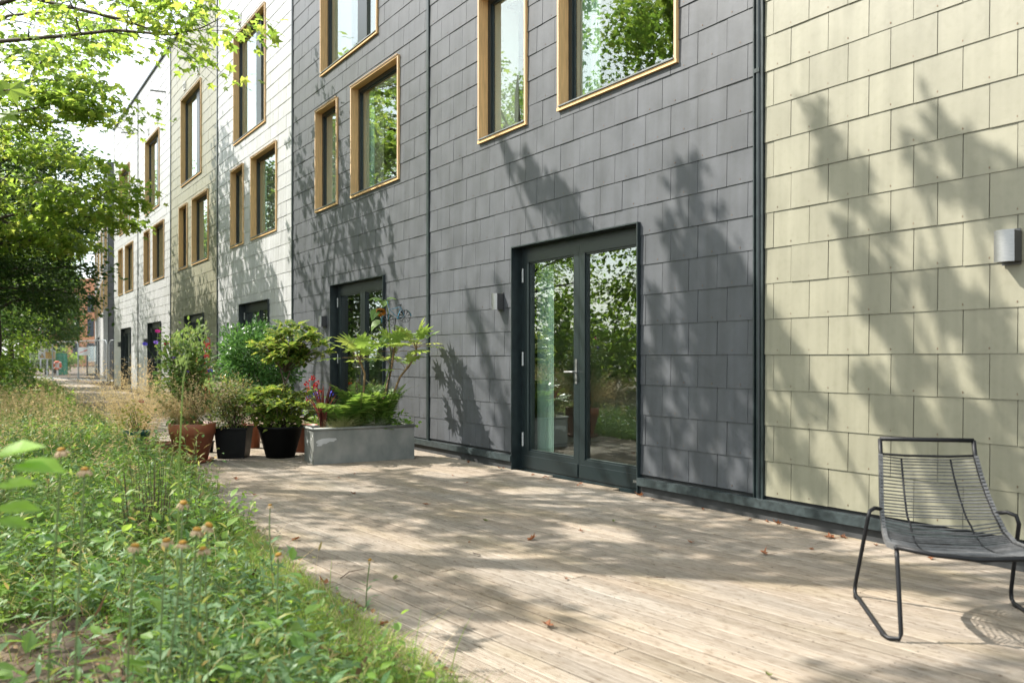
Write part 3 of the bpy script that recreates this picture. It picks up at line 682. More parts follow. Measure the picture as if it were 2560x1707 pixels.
# two unseen trees with drooping sprays shaped to throw the shadows on the wall; each spray: wall points it shades, leaf width, leaf count
def shade_tree(label, x, y, h, sprays, away, seed, low, rlow, nlow):
    r_ = thing('broadleaf_tree', label, 'tree', (x, y, -.1), 0, TREEG); tt = Tree(seed); rs = tt.rs; o = Vector((x, y, -.1))
    tt.T.tube([(0,0,-.1),(.05,.05,2.5),(-.05,.1,5),(.08,.0,7.5),(.0,.05,h*.88),(.05,.0,h)], [.20,.16,.13,.10,.06,.02], 11)
    for (pts, wd, n) in sprays:
        t_ = (away if pts[0][0] < 7.75 and pts[0][1] > .8 or y < 10 else 5.5) + rs.uniform(-.25, .25); p3 = [Vector((4.93 - t_ , yy + 1.05*t_, zz + 1.5*t_)) - o for yy, zz in pts]
        j = Vector((0, 0, min(h*.95, p3[0].z - .4))); mid = j.lerp(p3[0], .5) + Vector((0,0,.25)); tt.T.tube([j, mid, p3[0]], [.032,.022,.013], 6); tt.T.tube(p3, [.012*(1-.7*q/len(p3)) for q in range(len(p3))], 5)
        for q in range(int(n*1.5)):
            f = rs.uniform(0, 1)**.9*(len(p3)-1); i = min(int(f), len(p3)-2); c = p3[i].lerp(p3[i+1], f-i); d = (p3[i+1]-p3[i]).normalized()
            tt.lp.append(np.array([tuple(c)]) + rs.normal(0, 1, (1,3))*np.array([wd, wd, wd*.8])*.78*(.45 + .55*f/(len(p3)-1))); tt.ld.append(np.array([tuple(d)]) + rs.normal(0, .5, (1,3)))
    hole = [(816,1213,.42,.34), (1355,1240,.40,.30), (1339,1426,.33,.26), (1230,1611,.35,.22), (985,1350,.22,.18), (1480,1330,.25,.2), (1700,1500,.5,.3), (2068,1524,.6,.35), (1600,1640,.4,.25), (700,1235,.25,.2), (1120,1180,.4,.25), (2300,1380,.5,.3)]  # unseen canopy leaves placed to shade the deck; gaps leave its sun patches
    hc = [(G(q[0], q[1]), q[2], q[3]) for q in hole]
    gx_, gy_ = rs.uniform(.2, 4.75, nlow), rs.uniform(1.2, 8.1, nlow)
    f_ = .5 + .30*np.sin(gx_*2.1 + 1.2*np.sin(gy_*1.3)) + .30*np.sin(gy_*1.9 + 1.1*np.sin(gx_*1.7) + 1.0); pr = np.where(gx_ < edge_x(gy_) + .1, .28, np.where((gy_ < 3.4) & (gx_ > 2.6), .62, .95)) * np.clip(f_*1.6, .12, 1)
    keep = rs.uniform(0, 1, nlow) < pr
    for c_, rx, ry in hc: keep &= ~(((gx_-c_.x)/rx)**2 + ((gy_-c_.y)/(ry*1.9))**2 < 1)
    lv = rs.uniform(4.5, 5.5, nlow); px_ = gx_ - lv; py_ = gy_ + 1.05*lv; pz_ = 1.5*lv; mine = np.where(py_ > 10.3, 1, 0) == (1 if y > 10 else 0); keep &= mine
    q_ = np.stack([px_-x, py_-y, pz_+.1], 1)[keep]
    tt.lp.append(q_); tt.ld.append(unit(q_*np.array([1,1,.1]) + rs.normal(0, .6, q_.shape)))
    for k in range(0, len(q_), max(1, len(q_)//26)):
        e = Vector(tuple(q_[k])); j = Vector((0,0,4.6 + 1.6*rs.uniform())); tt.T.tube([j, j.lerp(e, .5)+Vector((0,0,.25)), e], [.035,.02,.006], 5); tt.finish(r_, MAPLE, M['treeleaf'], .142, M['bark'], .8); return r_
shade_tree('big unseen tree with its crown shaped to shade the wall and deck', -2.1, 12.0, 11.2, [
    ([(7.72,3.5),(7.3,3.02),(6.83,2.72),(6.33,2.39)], .11, 95), ([(7.25,3.3),(6.85,2.85)], .08, 30), ([(6.75,2.95),(6.33,2.43)], .10, 45),
    ([(4.86,2.75),(4.71,1.95),(4.62,1.43),(4.62,.92),(4.71,.1)], .22, 330), ([(5.12,2.3),(4.85,1.7)], .09, 50), ([(4.38,1.95),(4.27,1.38),(4.23,.5)], .13, 130), ([(5.3,1.75),(5.1,1.2)], .08, 45), ([(5.38,1.3),(5.2,.3)], .10, 70),
    ([(8.4,1.85),(8.1,1.3),(7.72,.8),(7.4,.2)], .12, 120), ([(8.6,1.1),(8.28,.5),(7.95,0)], .10, 80), ([(7.8,2.05),(7.6,1.6)], .06, 20)], 3.7, 301, 7.6, 2.2, 16000)
shade_tree('tree opposite the pipe channel whose crown throws the wall shadows', -1.6, 8.4, 10.2, [
    ([(3.72,2.95),(3.6,2.61),(3.46,2.4),(3.3,2.1)], .10, 75), ([(3.5,2.1),(3.33,1.84),(3.15,1.65)], .09, 60), ([(2.78,2.6),(2.62,2.3),(2.48,2.1),(2.3,1.95)], .13, 110), ([(3.0,2.5),(2.86,2.2)], .07, 28),
    ([(2.9,1.7),(2.73,1.5),(2.55,1.31),(2.42,1.1)], .10, 80), ([(4.12,1.6),(3.96,1.25),(3.8,.85)], .12, 95), ([(3.32,1.7),(3.12,1.41),(2.95,1.05)], .08, 55), ([(3.15,.95),(2.89,.68),(2.65,.42)], .10, 75), ([(4.1,.9),(3.84,.48),(3.62,.2)], .11, 80),
    ([(3.32,1.1),(3.15,.8)], .08, 35), ([(2.52,1.2),(2.3,.85)], .09, 45), ([(2.75,.88),(2.36,.5)], .10, 55), ([(2.0,2.6),(1.6,1.9),(1.3,1.2)], .2, 150)], 3.5, 302, 7.4, 2.0, 16000)
# tree row: three grown prototypes, then copies
protos = []
specs = [('broadleaf_tree', 12.0, 3.7, .20, 2.4, 34, 13000, OVAL, 'treeleaf', .18), ('broadleaf_tree', 10.0, 3.5, .17, 3.5, 44, 24000, OVAL, 'darkleaf', .20), ('broadleaf_tree', 13.0, 3.3, .20, 6.2, 24, 3300, MAPLE, 'treeleaf', .22)]
spots = [(.8, 25.5, 1, .70, 'dense dark low tree beside the path, its shade reaching the dry grass'),
         (.6, 32.0, 0, .64, 'mid green tree on the verge behind the dense dark low tree'),
         (1.7, 38.5, 1, .66, 'dark green tree standing over the near end of the wire fence'),
         (-4.2, 21.0, 0, .70, 'tall leafy tree just out of the picture, seen only in the window panes and shadows'),
         (1.5, 50.0, 0, .95, 'mid green tree just beyond the wire fence, at the picture edge'),
         (3.3, 62.5, 1, .95, 'dark tree beyond the fence, trunk just left of the warning sign'),
         (5.6, 74.0, 1, .75, 'lowest and farthest dark tree, standing before the orange brick building'),
         (-7.5, 17.0, 0, 1.0, 'second reflected tree, deep in the wood opposite the doors'),
         (-5.5, 28.0, 2, .95, 'reflected tree opposite the farthest white houses'),
         (-9.5, 9.0, 2, .9, 'reflected tree in the back row opposite the near house'),
         (-10.5, 33.0, 0, 1.1, 'reflected tree in the back row opposite the far houses'),
         (-4.8, 36.0, 0, .9, 'reflected tree near the fence on the wood side'),
         (-12.0, 42.0, 2, 1.1, 'reflected tree in the back row beyond the fence')]
built = {}
for i, (x, y, k, s_, lb) in enumerate(spots):
    if k not in built:
        sp = specs[k]; r_ = thing(sp[0], lb, 'tree', (x, y, -.15), 0, TREEG); tt = Tree(100+k)
        tt.auto(sp[1], sp[2], sp[3], sp[4], sp[5], sp[6], spread=.27 if k < 2 else .13, flat=1.0 if k < 2 else .4); tt.finish(r_, sp[7], M[sp[8]], sp[9], M['bark'], .9 if k < 2 else .5)
        r_.scale = (s_,)*3; r_.rotation_euler = (0,0,1.3*i); built[k] = r_
    else:
        dup(built[k], (x, y, -.15), 1.3*i, lb, s_)
# understorey shrubs that close the wood
shr = None
for i, (x, y, s_, lb) in enumerate([(-.7, 22.5, 1.0, 'leafy shrub at the foot of the dense dark low tree'), (.0, 30.0, 1.1, 'leafy shrub between two trees on the verge'), (.1, 37.5, 1.0, 'leafy shrub in front of the near end of the wire fence'),
        (4.6, 73.0, 1.3, 'shrub beyond the fence, right of the warning sign'), (6.5, 78.0, 1.3, 'shrub beyond the fence beside the open door'), (-3.0, 17.5, 1.3, 'reflected shrub opposite the trough'), (-3.4, 9.0, 1.2, 'reflected shrub opposite the near glass door'),
        (-4.4, 26, 1.5, 'reflected shrub opposite the lime green distant house'), (-6.5, 20, 1.6, 'reflected shrub deep in the wood'), (-7.5, 13, 1.6, 'reflected shrub in the back row'), (-7.5, 31, 1.7, 'reflected shrub in the back row, far end'), (.3, 47.5, 1.4, 'tall shrub behind the middle of the wire fence')]):
    if shr is None:
        shr = thing('shrub', lb, 'shrub', (x, y, -.1), 0, 'shrubs under the trees'); tt = Tree(200)
        for q in range(14):
            a = q*2.4; L = tt.rs.uniform(.9, 1.5); e = R(tt.rs.uniform(25, 80)); d = Vector((math.cos(a)*math.cos(e), math.sin(a)*math.cos(e), math.sin(e)))
            tt.limb([d*.05, d*L*.4+Vector((0,0,.1)), d*L*.8+Vector((0,0,.12)), d*L*1.2], .02, .005, 7, .4, 260, .13, start=.15, twigs=3, flat=.8)
        tt.finish(shr, OVAL, M['treeleaf'], .13, M['twig'], .6); shr.scale = (s_*1.15,)*3
    else: dup(shr, (x, y, -.1), i*1.7, lb, s_*1.15)

# ------------------------------------------------------------------ verge vegetation (nobody could count it)
M['grass'] = leafmat('verge_grass', [(.11,.205,.03), (.155,.25,.04), (.21,.29,.055), (.30,.29,.11)], .48, (.485, 1.0, 1.8), rough=.6)
M['straw'] = leafmat('dry_grass', [(.60,.45,.22), (.68,.53,.28), (.50,.35,.16), (.72,.60,.36)], .4, (.5, .95, 1.2), rough=.8)
M['weed'] = leafmat('weed_leaf', [(.095,.195,.03), (.14,.25,.04), (.19,.29,.055), (.10,.20,.055)], .46, (.485, 1.05, 1.9))
M['sage'] = leafmat('sage_green_leaf', [(.08,.17,.055), (.12,.215,.085), (.17,.26,.12), (.09,.19,.045)], .4, (.49, .9, 1.6), rough=.45)
M['stem'] = mat('green_stem', (.09,.125,.035), .7, isl=.2)
rs = np.random.RandomState(21)
def verge(n, y0, y1, d0=0.0, d1=2.6, dens=None, over=.03):
    """random points on the verge, measured back from the deck edge"""
    y = rs.uniform(y0, y1, n); d = rs.uniform(-over, d1, n) if d0 == 0 else rs.uniform(d0, d1, n)
    x = edge_x(y) - d + rs.normal(0, .05, n)
    p = np.stack([x, y, np.full(n, -.07)], 1)
    keep = ~((np.hypot(p[:,0], p[:,1]) < .9))
    soil = ((p[:,0]-.20)/.42)**2 + ((p[:,1]-3.75)/.75)**2 < 1
    keep &= ~(soil & (rs.uniform(0,1,n) < .90))
    return p[keep]
# crumbly soil of the near bed, with litter
def fbm(x, y):
    v = 0
    for k, (fx_, am) in enumerate(((1.7,.5), (4.3,.3), (9.1,.22), (21,.14), (43,.08))): v = v + am*np.sin(x*fx_ + 1.7*k + 1.3*np.sin(y*fx_*.8 + k)) * np.sin(y*fx_*1.1 + .6*k + 1.1*np.sin(x*fx_*.7))
    return v
gx, gy = np.meshgrid(np.arange(-1.6, 1.75, .028), np.arange(.9, 7.5, .028)); ed = edge_x(gy)
gz = -.045 + .030*fbm(gx, gy) + .010*np.random.RandomState(4).normal(0, 1, gx.shape); gz = np.where(gx > ed - .14, np.minimum(gz, -.05), gz)
b = MB(); ny, nx = gx.shape; I = np.arange(nx*ny).reshape(ny, nx); q = np.stack([I[:-1,:-1], I[:-1,1:], I[1:,1:], I[1:,:-1]], -1).reshape(-1, 4)
b.add(np.stack([gx, gy, gz], -1).reshape(-1, 3), q.ravel(), np.full(len(q), 4)); so_ = b.build('soil', M['soil'], smooth=True); so_['kind'] = 'structure'
M['litter'] = leafmat('leaf_litter', [(.10,.05,.025), (.20,.11,.05), (.30,.19,.10), (.14,.08,.04)], .2, (.5,1,1.2), rough=.8)
b = MB(); n = 2600; y = rs.uniform(1.2, 9, n); x = edge_x(y) + .15 - np.abs(rs.uniform(0, 2.2, n)); p = np.stack([x, y, np.where(x > edge_x(y)-.1, .004, -.02) + rs.uniform(0, .015, n)], 1)
b.scatter(OVAL, p, unit(rs.normal(0,1,(n,3))*np.array([1,1,.2])), unit(np.array([0,0,1.]) + rs.normal(0,.5,(n,3))), rs.uniform(.012, .05, n))
n = 900; y = rs.uniform(1.2, 8, n); x = edge_x(y) + .1 - rs.uniform(0, 2.0, n); p = np.stack([x, y, np.full(n, .0)], 1); b.scatter(DIAM, p, unit(rs.normal(0,1,(n,3))*np.array([1,1,.25])), unit(rs.normal(0,1,(n,3))), rs.uniform(.05, .22, n), wid=.035)
tag(b.build('leaf_litter', M['litter']), 'brown leaf litter and dead stalks lying on the soil of the verge', 'leaf litter', kind='stuff')
# short grass and moss-like tufts
b = MB()
for (n, y0, y1, d1, hh, wd) in ((26000, 1.2, 7.5, 2.2, .13, .0045), (26000, 7.5, 18, 2.6, .20, .007), (14000, 18, 46, 4.0, .32, .013)):
    p = verge(n, y0, y1, d1=d1); N = len(p); a = rs.uniform(0, 6.28, N); l = rs.uniform(.2, .9, N)
    blades(b, rs, p, hh*rs.uniform(.4, 1.4, N), np.stack([np.cos(a)*l, np.sin(a)*l], 1), wd*rs.uniform(.6, 1.3, N))
p = verge(2600, 1.6, 7.5, d1=1.9); N = len(p); a = rs.uniform(0, 6.28, N); l = rs.uniform(.3, 1.3, N); blades(b, rs, p, .30*rs.uniform(.4, 1.3, N), np.stack([np.cos(a)*l, np.sin(a)*l], 1), .0055, seg=4)
n = 15000; y = rs.uniform(1.6, 6.5, n); p = np.stack([edge_x(y) + .10 - np.abs(rs.normal(0, .22, n)), y, np.full(n, -.03)], 1); a = rs.uniform(0, 6.28, n); l = rs.uniform(.2, 1.2, n); blades(b, rs, p, .085*rs.uniform(.4, 1.4, n), np.stack([np.cos(a)*l, np.sin(a)*l], 1), .0042)
tag(b.build('grass', M['grass']), 'green grass growing all over the verge beside the deck', 'grass', kind='stuff')
# dry tall grass with feathery heads, farther back
b = MB()
p = verge(700, 1.6, 7.5, d1=1.9); N = len(p); a = rs.uniform(0, 6.28, N); l = rs.uniform(.3, 1.5, N); blades(b, rs, p, .34*rs.uniform(.4, 1.3, N), np.stack([np.cos(a)*l, np.sin(a)*l], 1), .0035, seg=4)
def plume(b, p, h, lean, n=16, size=.035, mat=0):
    N = len(p)
    top = p + np.stack([lean[:,0]*h, lean[:,1]*h, h*(1-.28*np.hypot(lean[:,0], lean[:,1]))], 1)
    for k in range(n):
        f = 1 - .34*rs.uniform(0, 1, N)
        q = p + (top-p)*f[:, None]; q[:, :2] = p[:, :2] + lean*(h*f**1.8)[:, None]
        d = unit(np.stack([rs.normal(0,1,N), rs.normal(0,1,N), rs.uniform(-.2,1.1,N)], 1))
        b.scatter(DIAM, q, d, unit(rs.normal(0,1,(N,3))), size*rs.uniform(.6,1.4,N), mat, wid=.32)
for (n, y0, y1, d0, d1, hh) in ((60, 7.5, 11, .15, 2.0, .55), (330, 11, 16, .0001, 2.2, .66), (320, 15, 18, .3, 2.4, .7), (620, 17, 28, .6, 2.8, .66), (700, 28, 44, .7, 3.6, .85)):
    p = verge(n, y0, y1, d0=d0, d1=d1); N = len(p); a = rs.uniform(0, 6.28, N); l = rs.uniform(.05, .55, N); ln = np.stack([np.cos(a)*l, np.sin(a)*l], 1); h = hh*rs.uniform(.55, 1.25, N)
    wdt = .0035 + .00016*p[:,1]
    blades(b, rs, p, h, ln, wdt, seg=4); plume(b, p, h, ln, 13, .055 if y0 > 16 else .042)
    p2 = verge(n*3, y0, y1, d0=d0, d1=d1); N = len(p2); a = rs.uniform(0, 6.28, N); l = rs.uniform(.2, 1.0, N)
    blades(b, rs, p2, hh*.6*rs.uniform(.4, 1.2, N), np.stack([np.cos(a)*l, np.sin(a)*l], 1), .006 + .0002*p2[:,1])
tag(b.build('dry_grass', M['straw']), 'tall straw coloured dry grass with feathery heads along the path', 'grass', kind='stuff')
# low leafy weeds: bright green carpet
b = MB()
def weeds(b, p, h, leaf, nl, tmpl, mat=0, smat=1, lean=.25, up=.35):
    N = len(p); a = rs.uniform(0, 6.28, N); l = rs.uniform(0, lean, N); ln = np.stack([np.cos(a)*l, np.sin(a)*l], 1); hh = h*rs.uniform(.5, 1.3, N)
    blades(b, rs, p, hh, ln, .005, matids=smat)
    for k in range(nl):
        f = (k+1.2)/(nl+.2); q = p.copy(); q[:, :2] += ln*(hh*f**1.8)[:, None]; q[:, 2] += hh*f*(1-.28*f*l)
        az = a + k*2.4 + rs.normal(0, .4, N)
        d = np.stack([np.cos(az), np.sin(az), rs.normal(up, .35, N)], 1)
        b.scatter(tmpl, q, d, unit(np.array([0,0,1.]) + rs.normal(0,.3,(N,3))), leaf*(1.15-.5*f)*rs.uniform(.6, 1.3, N), mat)
weeds(b, verge(3600, 5.5, 10, d1=2.2), .24, .062, 8, OVAL)
weeds(b, verge(5200, 10, 17, d1=2.4), .30, .08, 8, OVAL)
weeds(b, verge(2600, 17, 34, d0=.3, d1=3.0), .55, .11, 9, OVAL)
weeds(b, verge(900, 20, 44, d0=.9, d1=3.6), .9, .15, 11, OVAL, mat=2)
weeds(b, verge(1700, 2.4, 6.0, d1=1.7), .12, .042, 6, OVAL)
weeds(b, verge(380, 2.0, 6.0, d0=.12, d1=1.8), .24, .058, 9, OVAL, lean=.35)
weeds(b, verge(300, 2.2, 8.0, d0=.2, d1=1.9), .30, .05, 12, OVAL, mat=2, lean=.5)
weeds(b, verge(150, 2.2, 7.0, d0=.3, d1=1.8), .38, .075, 12, NARROW, mat=3, lean=.5, up=.7)
weeds(b, verge(420, 6.0, 16.0, d1=2.3), .48, .07, 12, OVAL, mat=2, lean=.4)
weeds(b, verge(260, 5.0, 14.0, d1=2.2), .55, .10, 10, NARROW, mat=3, lean=.3, up=.7)
weeds(b, verge(110, 2.4, 7.0, d0=.3, d1=1.7), .40, .105, 9, OVAL, lean=.3)
M['weed_dark'] = leafmat('dark_weed_leaf', [(.06,.13,.028), (.085,.17,.035), (.12,.20,.045)], .4, (.485,1,1.9)); M['weed_yellow'] = leafmat('yellowing_weed_leaf', [(.20,.25,.05), (.27,.28,.07), (.16,.23,.05), (.30,.22,.08)], .45, (.49,1,1.6))
tag(b.build('weeds', [M['weed'], M['stem'], M['weed_dark'], M['weed_yellow']]), 'low bright green leafy weeds carpeting the verge', 'weeds', kind='stuff')
# near plants with narrow sage green leaves
b = MB()
p = verge(190, 2.2, 4.6, d0=.28, d1=1.7)
weeds(b, p, .34, .115, 11, NARROW, lean=.3, up=.25)
p = verge(170, 3.0, 6.5, d0=.15, d1=1.6); weeds(b, p, .30, .085, 10, NARROW, up=.4)
tag(b.build('ground_cover', [M['sage'], M['stem']]), 'sage green narrow leaved plants filling the bottom left of the verge', 'ground cover', kind='stuff')
# dark dead stems, standing in a clump
M['deadstem'] = mat('dead_stem', (.085,.062,.030), .85, isl=.35)
st = thing('dead_stem_clump', 'clump of thin brown upright dead stems in the verge before the pots', 'plant', tuple(G(385, 1340)))
b = MB(); N = 110; a = rs.uniform(0, 6.28, N); r_ = np.abs(rs.normal(0, .17, N)); p = np.stack([np.cos(a)*r_*1.2, np.sin(a)*r_, np.full(N, -.07)], 1)
blades(b, rs, p, rs.uniform(.3, .75, N), np.stack([np.cos(a)*.10, np.sin(a)*.10], 1), .0065, seg=4)
N = 160; a = rs.uniform(0, 6.28, N); p = np.stack([np.cos(a)*.1, np.sin(a)*.1, np.full(N, -.06)], 1)
blades(b, rs, p, rs.uniform(.2, .45, N), np.stack([np.cos(a)*1.2, np.sin(a)*1.2], 1), .005, seg=4); b.build('stems', M['deadstem'], st)

# faded daisies on tall stems
M['petal'] = leafmat('faded_petal', [(.42,.31,.19), (.50,.39,.26), (.33,.22,.12)], .35, (.5, .9, 1.2), rough=.8)
M['disc'] = mat('yellow_disc', (.30,.155,.015), .85, noise=.4, nscale=60)
def daisy(root, h, lean, r=.018):
    rs_ = np.random.RandomState(int(h*1000)); m = MB(); wob = rs_.uniform(-.015, .015, 2)
    pts = [(lean[0]*f*f*h + wob[0]*math.sin(f*5), lean[1]*f*f*h + wob[1]*math.sin(f*4), h*f) for f in np.linspace(0, 1, 9)]; m.tube(pts, [.0028]*8+[.0022], 5)
    n = 12; f = rs_.uniform(.15, .85, n); q = np.array([pts[int(x*8)] for x in f]); a = rs_.uniform(0, 6.28, n)
    m.scatter(NARROW, q, np.stack([np.cos(a), np.sin(a), np.full(n, .45)], 1), np.array([[0,0,1.]]*n), .07*rs_.uniform(.5,1.2,n), 1); m.build('stem', [M['stem'], M['sage']], root)
    t_ = np.array(pts[-1]); ax = Vector((rs_.uniform(-.4,.4), rs_.uniform(-.4,.3), 1)).normalized(); Q = np.array(Vector((0,0,1)).rotation_difference(ax).to_matrix())
    k = MB(); k.ball((0,0,.005), r*rs_.uniform(.7,.95), 14, sz=.6); k.V = [v @ Q.T + t_ for v in k.V]; k.build('disc', M['disc'], root, smooth=True)
    pm = MB(); n = rs_.randint(15, 22); a = np.linspace(0, 6.28, n, endpoint=False) + rs_.normal(0, .1, n); q = np.stack([np.cos(a)*r*.75, np.sin(a)*r*.75, np.full(n, .002)], 1)
    dn = rs_.uniform(-1.3, -.35, n); pm.scatter(NARROW, q, np.stack([np.cos(a)*.6, np.sin(a)*.6, dn], 1), np.stack([np.cos(a), np.sin(a), np.full(n, .6)], 1), r*rs_.uniform(.9, 1.7, n), wid=1.8)
    pm.V = [v @ Q.T + t_ for v in pm.V]; pm.build('petals', M['petal'], root)
fl = [(150,1128,2.3,'faded daisy on the tallest stem, at the left of the flowers'), (211,1178,2.3,'faded daisy just right of and below the tallest one'), (468,1258,2.9,'upper faded daisy of the pair before the dead stems'), (489,1326,2.5,'lower faded daisy of the pair beside the deck edge'),
      (530,1312,2.7,'darker faded daisy nearest the deck on the left'), (446,1360,2.4,'faded daisy in the middle of the close cluster'), (418,1352,2.5,'pale daisy at the left of the close cluster'), (506,1373,2.5,'daisy at the right of the close cluster'),
      (338,1366,2.4,'faded daisy with one pale hanging petal, left of the close cluster'), (685,1265,3.6,'small lone daisy standing against the deck boards'), (702,1390,2.9,'low daisy at the ragged deck edge'), (925,1400,4.0,'tiny daisy leaning over the deck boards')]
for (px, py, dep, lb) in fl:
    top = P(px, py, dep); dt = thing('daisy', lb, 'flower', (top.x-.03, top.y-.02, -.07), 0, 'faded daisies in the verge'); daisy(dt, top.z+.07, (.03/(top.z+.07), .02/(top.z+.07)), .0145 if dep < 3.2 else .012)

# broad leaves close to the camera at the left edge, and a tall green grass stalk
bl = thing('broad_leaved_plant', 'plant with broad bright green leaves at the left edge of the verge', 'plant', (P(-60, 1300, 1.75).x, P(-60, 1300, 1.75).y, -.07))
b = MB(); o0 = Vector(bl.location); stp = [Vector((0,0,0)), Vector((.01,.02,.35)), Vector((.0,.03,.7)), Vector((.02,.03,.95))]
b.tube(stp, [.006,.005,.004,.003], 6, 1)
for (px, py, dep, dx, dy, dz, sz) in ((-20,1140,1.7,.5,-.2,.15,.10), (30,1165,1.7,1,-.5,-.1,.085), (60,1150,1.75,.9,-.5,-.25,.09), (-10,1215,1.7,.9,-.3,.1,.075), (-10,1270,1.7,.9,-.4,0,.085), (-10,1300,1.72,1,-.4,-.2,.07), (-40,1180,1.7,-.3,.9,.1,.09)):
    q = P(px, py, dep) - o0; b.scatter(OVAL, [tuple(q)], [(dx,dy,dz)], [(.1,-.4,1)], sz, 0, wid=1.35); b.tube([tuple(stp[2].lerp(stp[3], .5)), tuple(q)], .002, 4, 1)
M['limeleaf'] = leafmat('lime_leaf', [(.16,.32,.03), (.22,.38,.04)], .5, (.485,1.05,1.8)); b.build('leaves', [M['limeleaf'], M['stem']], bl)
gs = thing('grass_stalk', 'single tall pale green grass stalk rising before the brown pot', 'plant', (P(450,1150,3.4).x, P(450,1150,3.4).y, -.06))
b = MB(); o0 = Vector(gs.location); L = [P(440,1500,3.3), P(448,1150,3.35), P(458,950,3.4), P(482,840,3.45)]; L[0].z = -.06
b.tube([tuple(q-o0) for q in L], [.0042,.004,.003,.001], 6)
for (px, py) in ((455,905),(490,860),(470,835),(500,825),(440,850),(520,965),(535,975),(452,905)):
    q = P(px, py, 3.45) - o0; k = 22; pp = np.array([tuple(q)]*k) + rs.normal(0, .014, (k, 3)); b.scatter(DIAM, pp, unit(np.array([.3,.1,.8]) + rs.normal(0,.6,(k,3))), unit(rs.normal(0,1,(k,3))), .022, 0, wid=.6)
M['stalk'] = leafmat('pale_grass_stalk', [(.16,.24,.05), (.22,.29,.08)], .4, (.49, .95, 1.7)); b.build('stalk', M['stalk'], gs)

# ------------------------------------------------------------------ planted trough
M['zinc'] = mat('weathered_zinc', (.155,.165,.150), .55, .35, col2=(.26,.255,.23), nscale=4, stretch=(1.5,1.5,1), det=9, bump=.15, bscale=14)
M['zincpatch'] = mat('bare_zinc_patch', (.42,.42,.41), .45, .3, noise=.15)
M['soil_dark'] = mat('potting_soil', (.035,.022,.014), .95, noise=.5, nscale=30, bump=.8, bscale=60)
t0 = G(784.3, 1161.4); tdir = (G(1035.8, 1146.2) - t0).normalized(); tr_rot = math.atan2(tdir.y, tdir.x)
TL, TW_, TH_ = 1.19, .40, .385
tro = thing('trough', 'long weathered galvanised metal trough full of ferns, standing on the deck', 'planter', tuple(t0), tr_rot)
b = MB(); th_ = .006
b.box(0, TL, 0, th_, 0.0, TH_); b.box(0, TL, TW_-th_, TW_, 0, TH_); b.box(0, th_, th_, TW_-th_, 0, TH_); b.box(TL-th_, TL, th_, TW_-th_, 0, TH_); b.box(th_, TL-th_, th_, TW_-th_, .01, .02)
b.build('body', M['zinc'], tro)
b = MB(); r_ = .017; zt = TH_+.004
for a, e in (((0,0,zt),(TL,0,zt)), ((TL,0,zt),(TL,TW_,zt)), ((TL,TW_,zt),(0,TW_,zt)), ((0,TW_,zt),(0,0,zt))): b.tube([a, tuple(np.array(a)*.5+np.array(e)*.5), e], r_, 10)
b.build('rim', M['zinc'], tro, smooth=True)
b = MB(); b.box(th_, TL-th_, th_, TW_-th_, .02, TH_-.045); b.build('soil', M['soil_dark'], tro)
b = MB(); outl = [(.025,.255),(.05,.27),(.10,.285),(.17,.288),(.25,.283),(.262,.268),(.24,.256),(.225,.245),(.18,.247),(.155,.236),(.14,.225),(.115,.226),(.085,.218),(.10,.212),(.085,.205),(.04,.203),(.032,.215),(.05,.225),(.028,.24)]
b.poly([(x, -.0015, z) for x, z in outl], [tuple(range(len(outl)))]); b.build('bare_patch', M['zincpatch'], tro)
b = MB()
for (y, z, l) in ((.05,.33,.03),(.10,.29,.03),(.22,.27,.04),(.27,.25,.03),(.25,.22,.03),(.12,.09,.05),(.09,.075,.05),(.15,.06,.03)): b.poly([(-.0015, y, z), (-.0015, y+.012, z+.004), (-.0015, y+.004, z-l), (-.0015, y-.008, z-l+.003)], [(0,1,2,3)])
b.build('paint_scratches', M['white_plastic'], tro)
TM = Matrix.Translation(t0) @ Matrix.Rotation(tr_rot, 4, 'Z')
def tp(x, y, z=TH_-.045): return TM @ Vector((x, y, z))

M['fern'] = leafmat('fern_frond', [(.07,.15,.028), (.11,.20,.035), (.16,.25,.055)], .42, (.48, 1.05, 1.9))
M['fern_stem'] = mat('fern_rib', (.16,.16,.05), .7)
def fern(loc, label, n, L, seed, rise=1.0):
    rs = np.random.RandomState(seed); t = thing('fern', label, 'fern', tuple(loc), 0, 'ferns in the metal trough'); b = MB()
    PIN = ([(0,0,0),(-.11,.35,.0),(0,1,-.06),(.11,.35,0)], [(0,3,2,1)])
    for i in range(n):
        a = i*2.4 + rs.uniform(-.3,.3); l = L*rs.uniform(.65, 1.1); e0 = R(rs.uniform(56, 88))*rise; d = np.array([math.cos(a), math.sin(a)])
        m = 26; s = np.linspace(0, 1, m); el = e0 - s**1.6*R(rs.uniform(55, 105)); x = np.concatenate([[0], np.cumsum(np.cos(el))[:-1]])*l/m; z = np.concatenate([[0], np.cumsum(np.sin(el))[:-1]])*l/m
        pts = np.stack([d[0]*x, d[1]*x, z], 1); b.tube([tuple(q) for q in pts[::3]], [.004*(1-.8*q/9) for q in range(len(pts[::3]))], 4, 1)
        side = np.array([-d[1], d[0], 0]); tang = unit(np.gradient(pts, axis=0)); nrm = unit(np.cross(np.tile(side, (m,1)), tang)); nrm = np.where(nrm[:, 2:3] < 0, -nrm, nrm)
        w = l*.27*np.sin(np.clip(s*1.12+.06, 0, 1)*math.pi)**.75*(1-.35*s)
        for sg in (-1, 1):
            k = slice(3, m); dr = side[None]*sg + tang[k]*.35 + np.array([0,0,-.12]) + rs.normal(0,.06,(m-3,3)); b.scatter(PIN, pts[k], dr, nrm[k], w[k], 0, wid=np.clip(.030*L/.6/np.maximum(w[k], .01)*4.2, .5, 2.6))
    b.build('fronds', [M['fern'], M['fern_stem']], t); return t
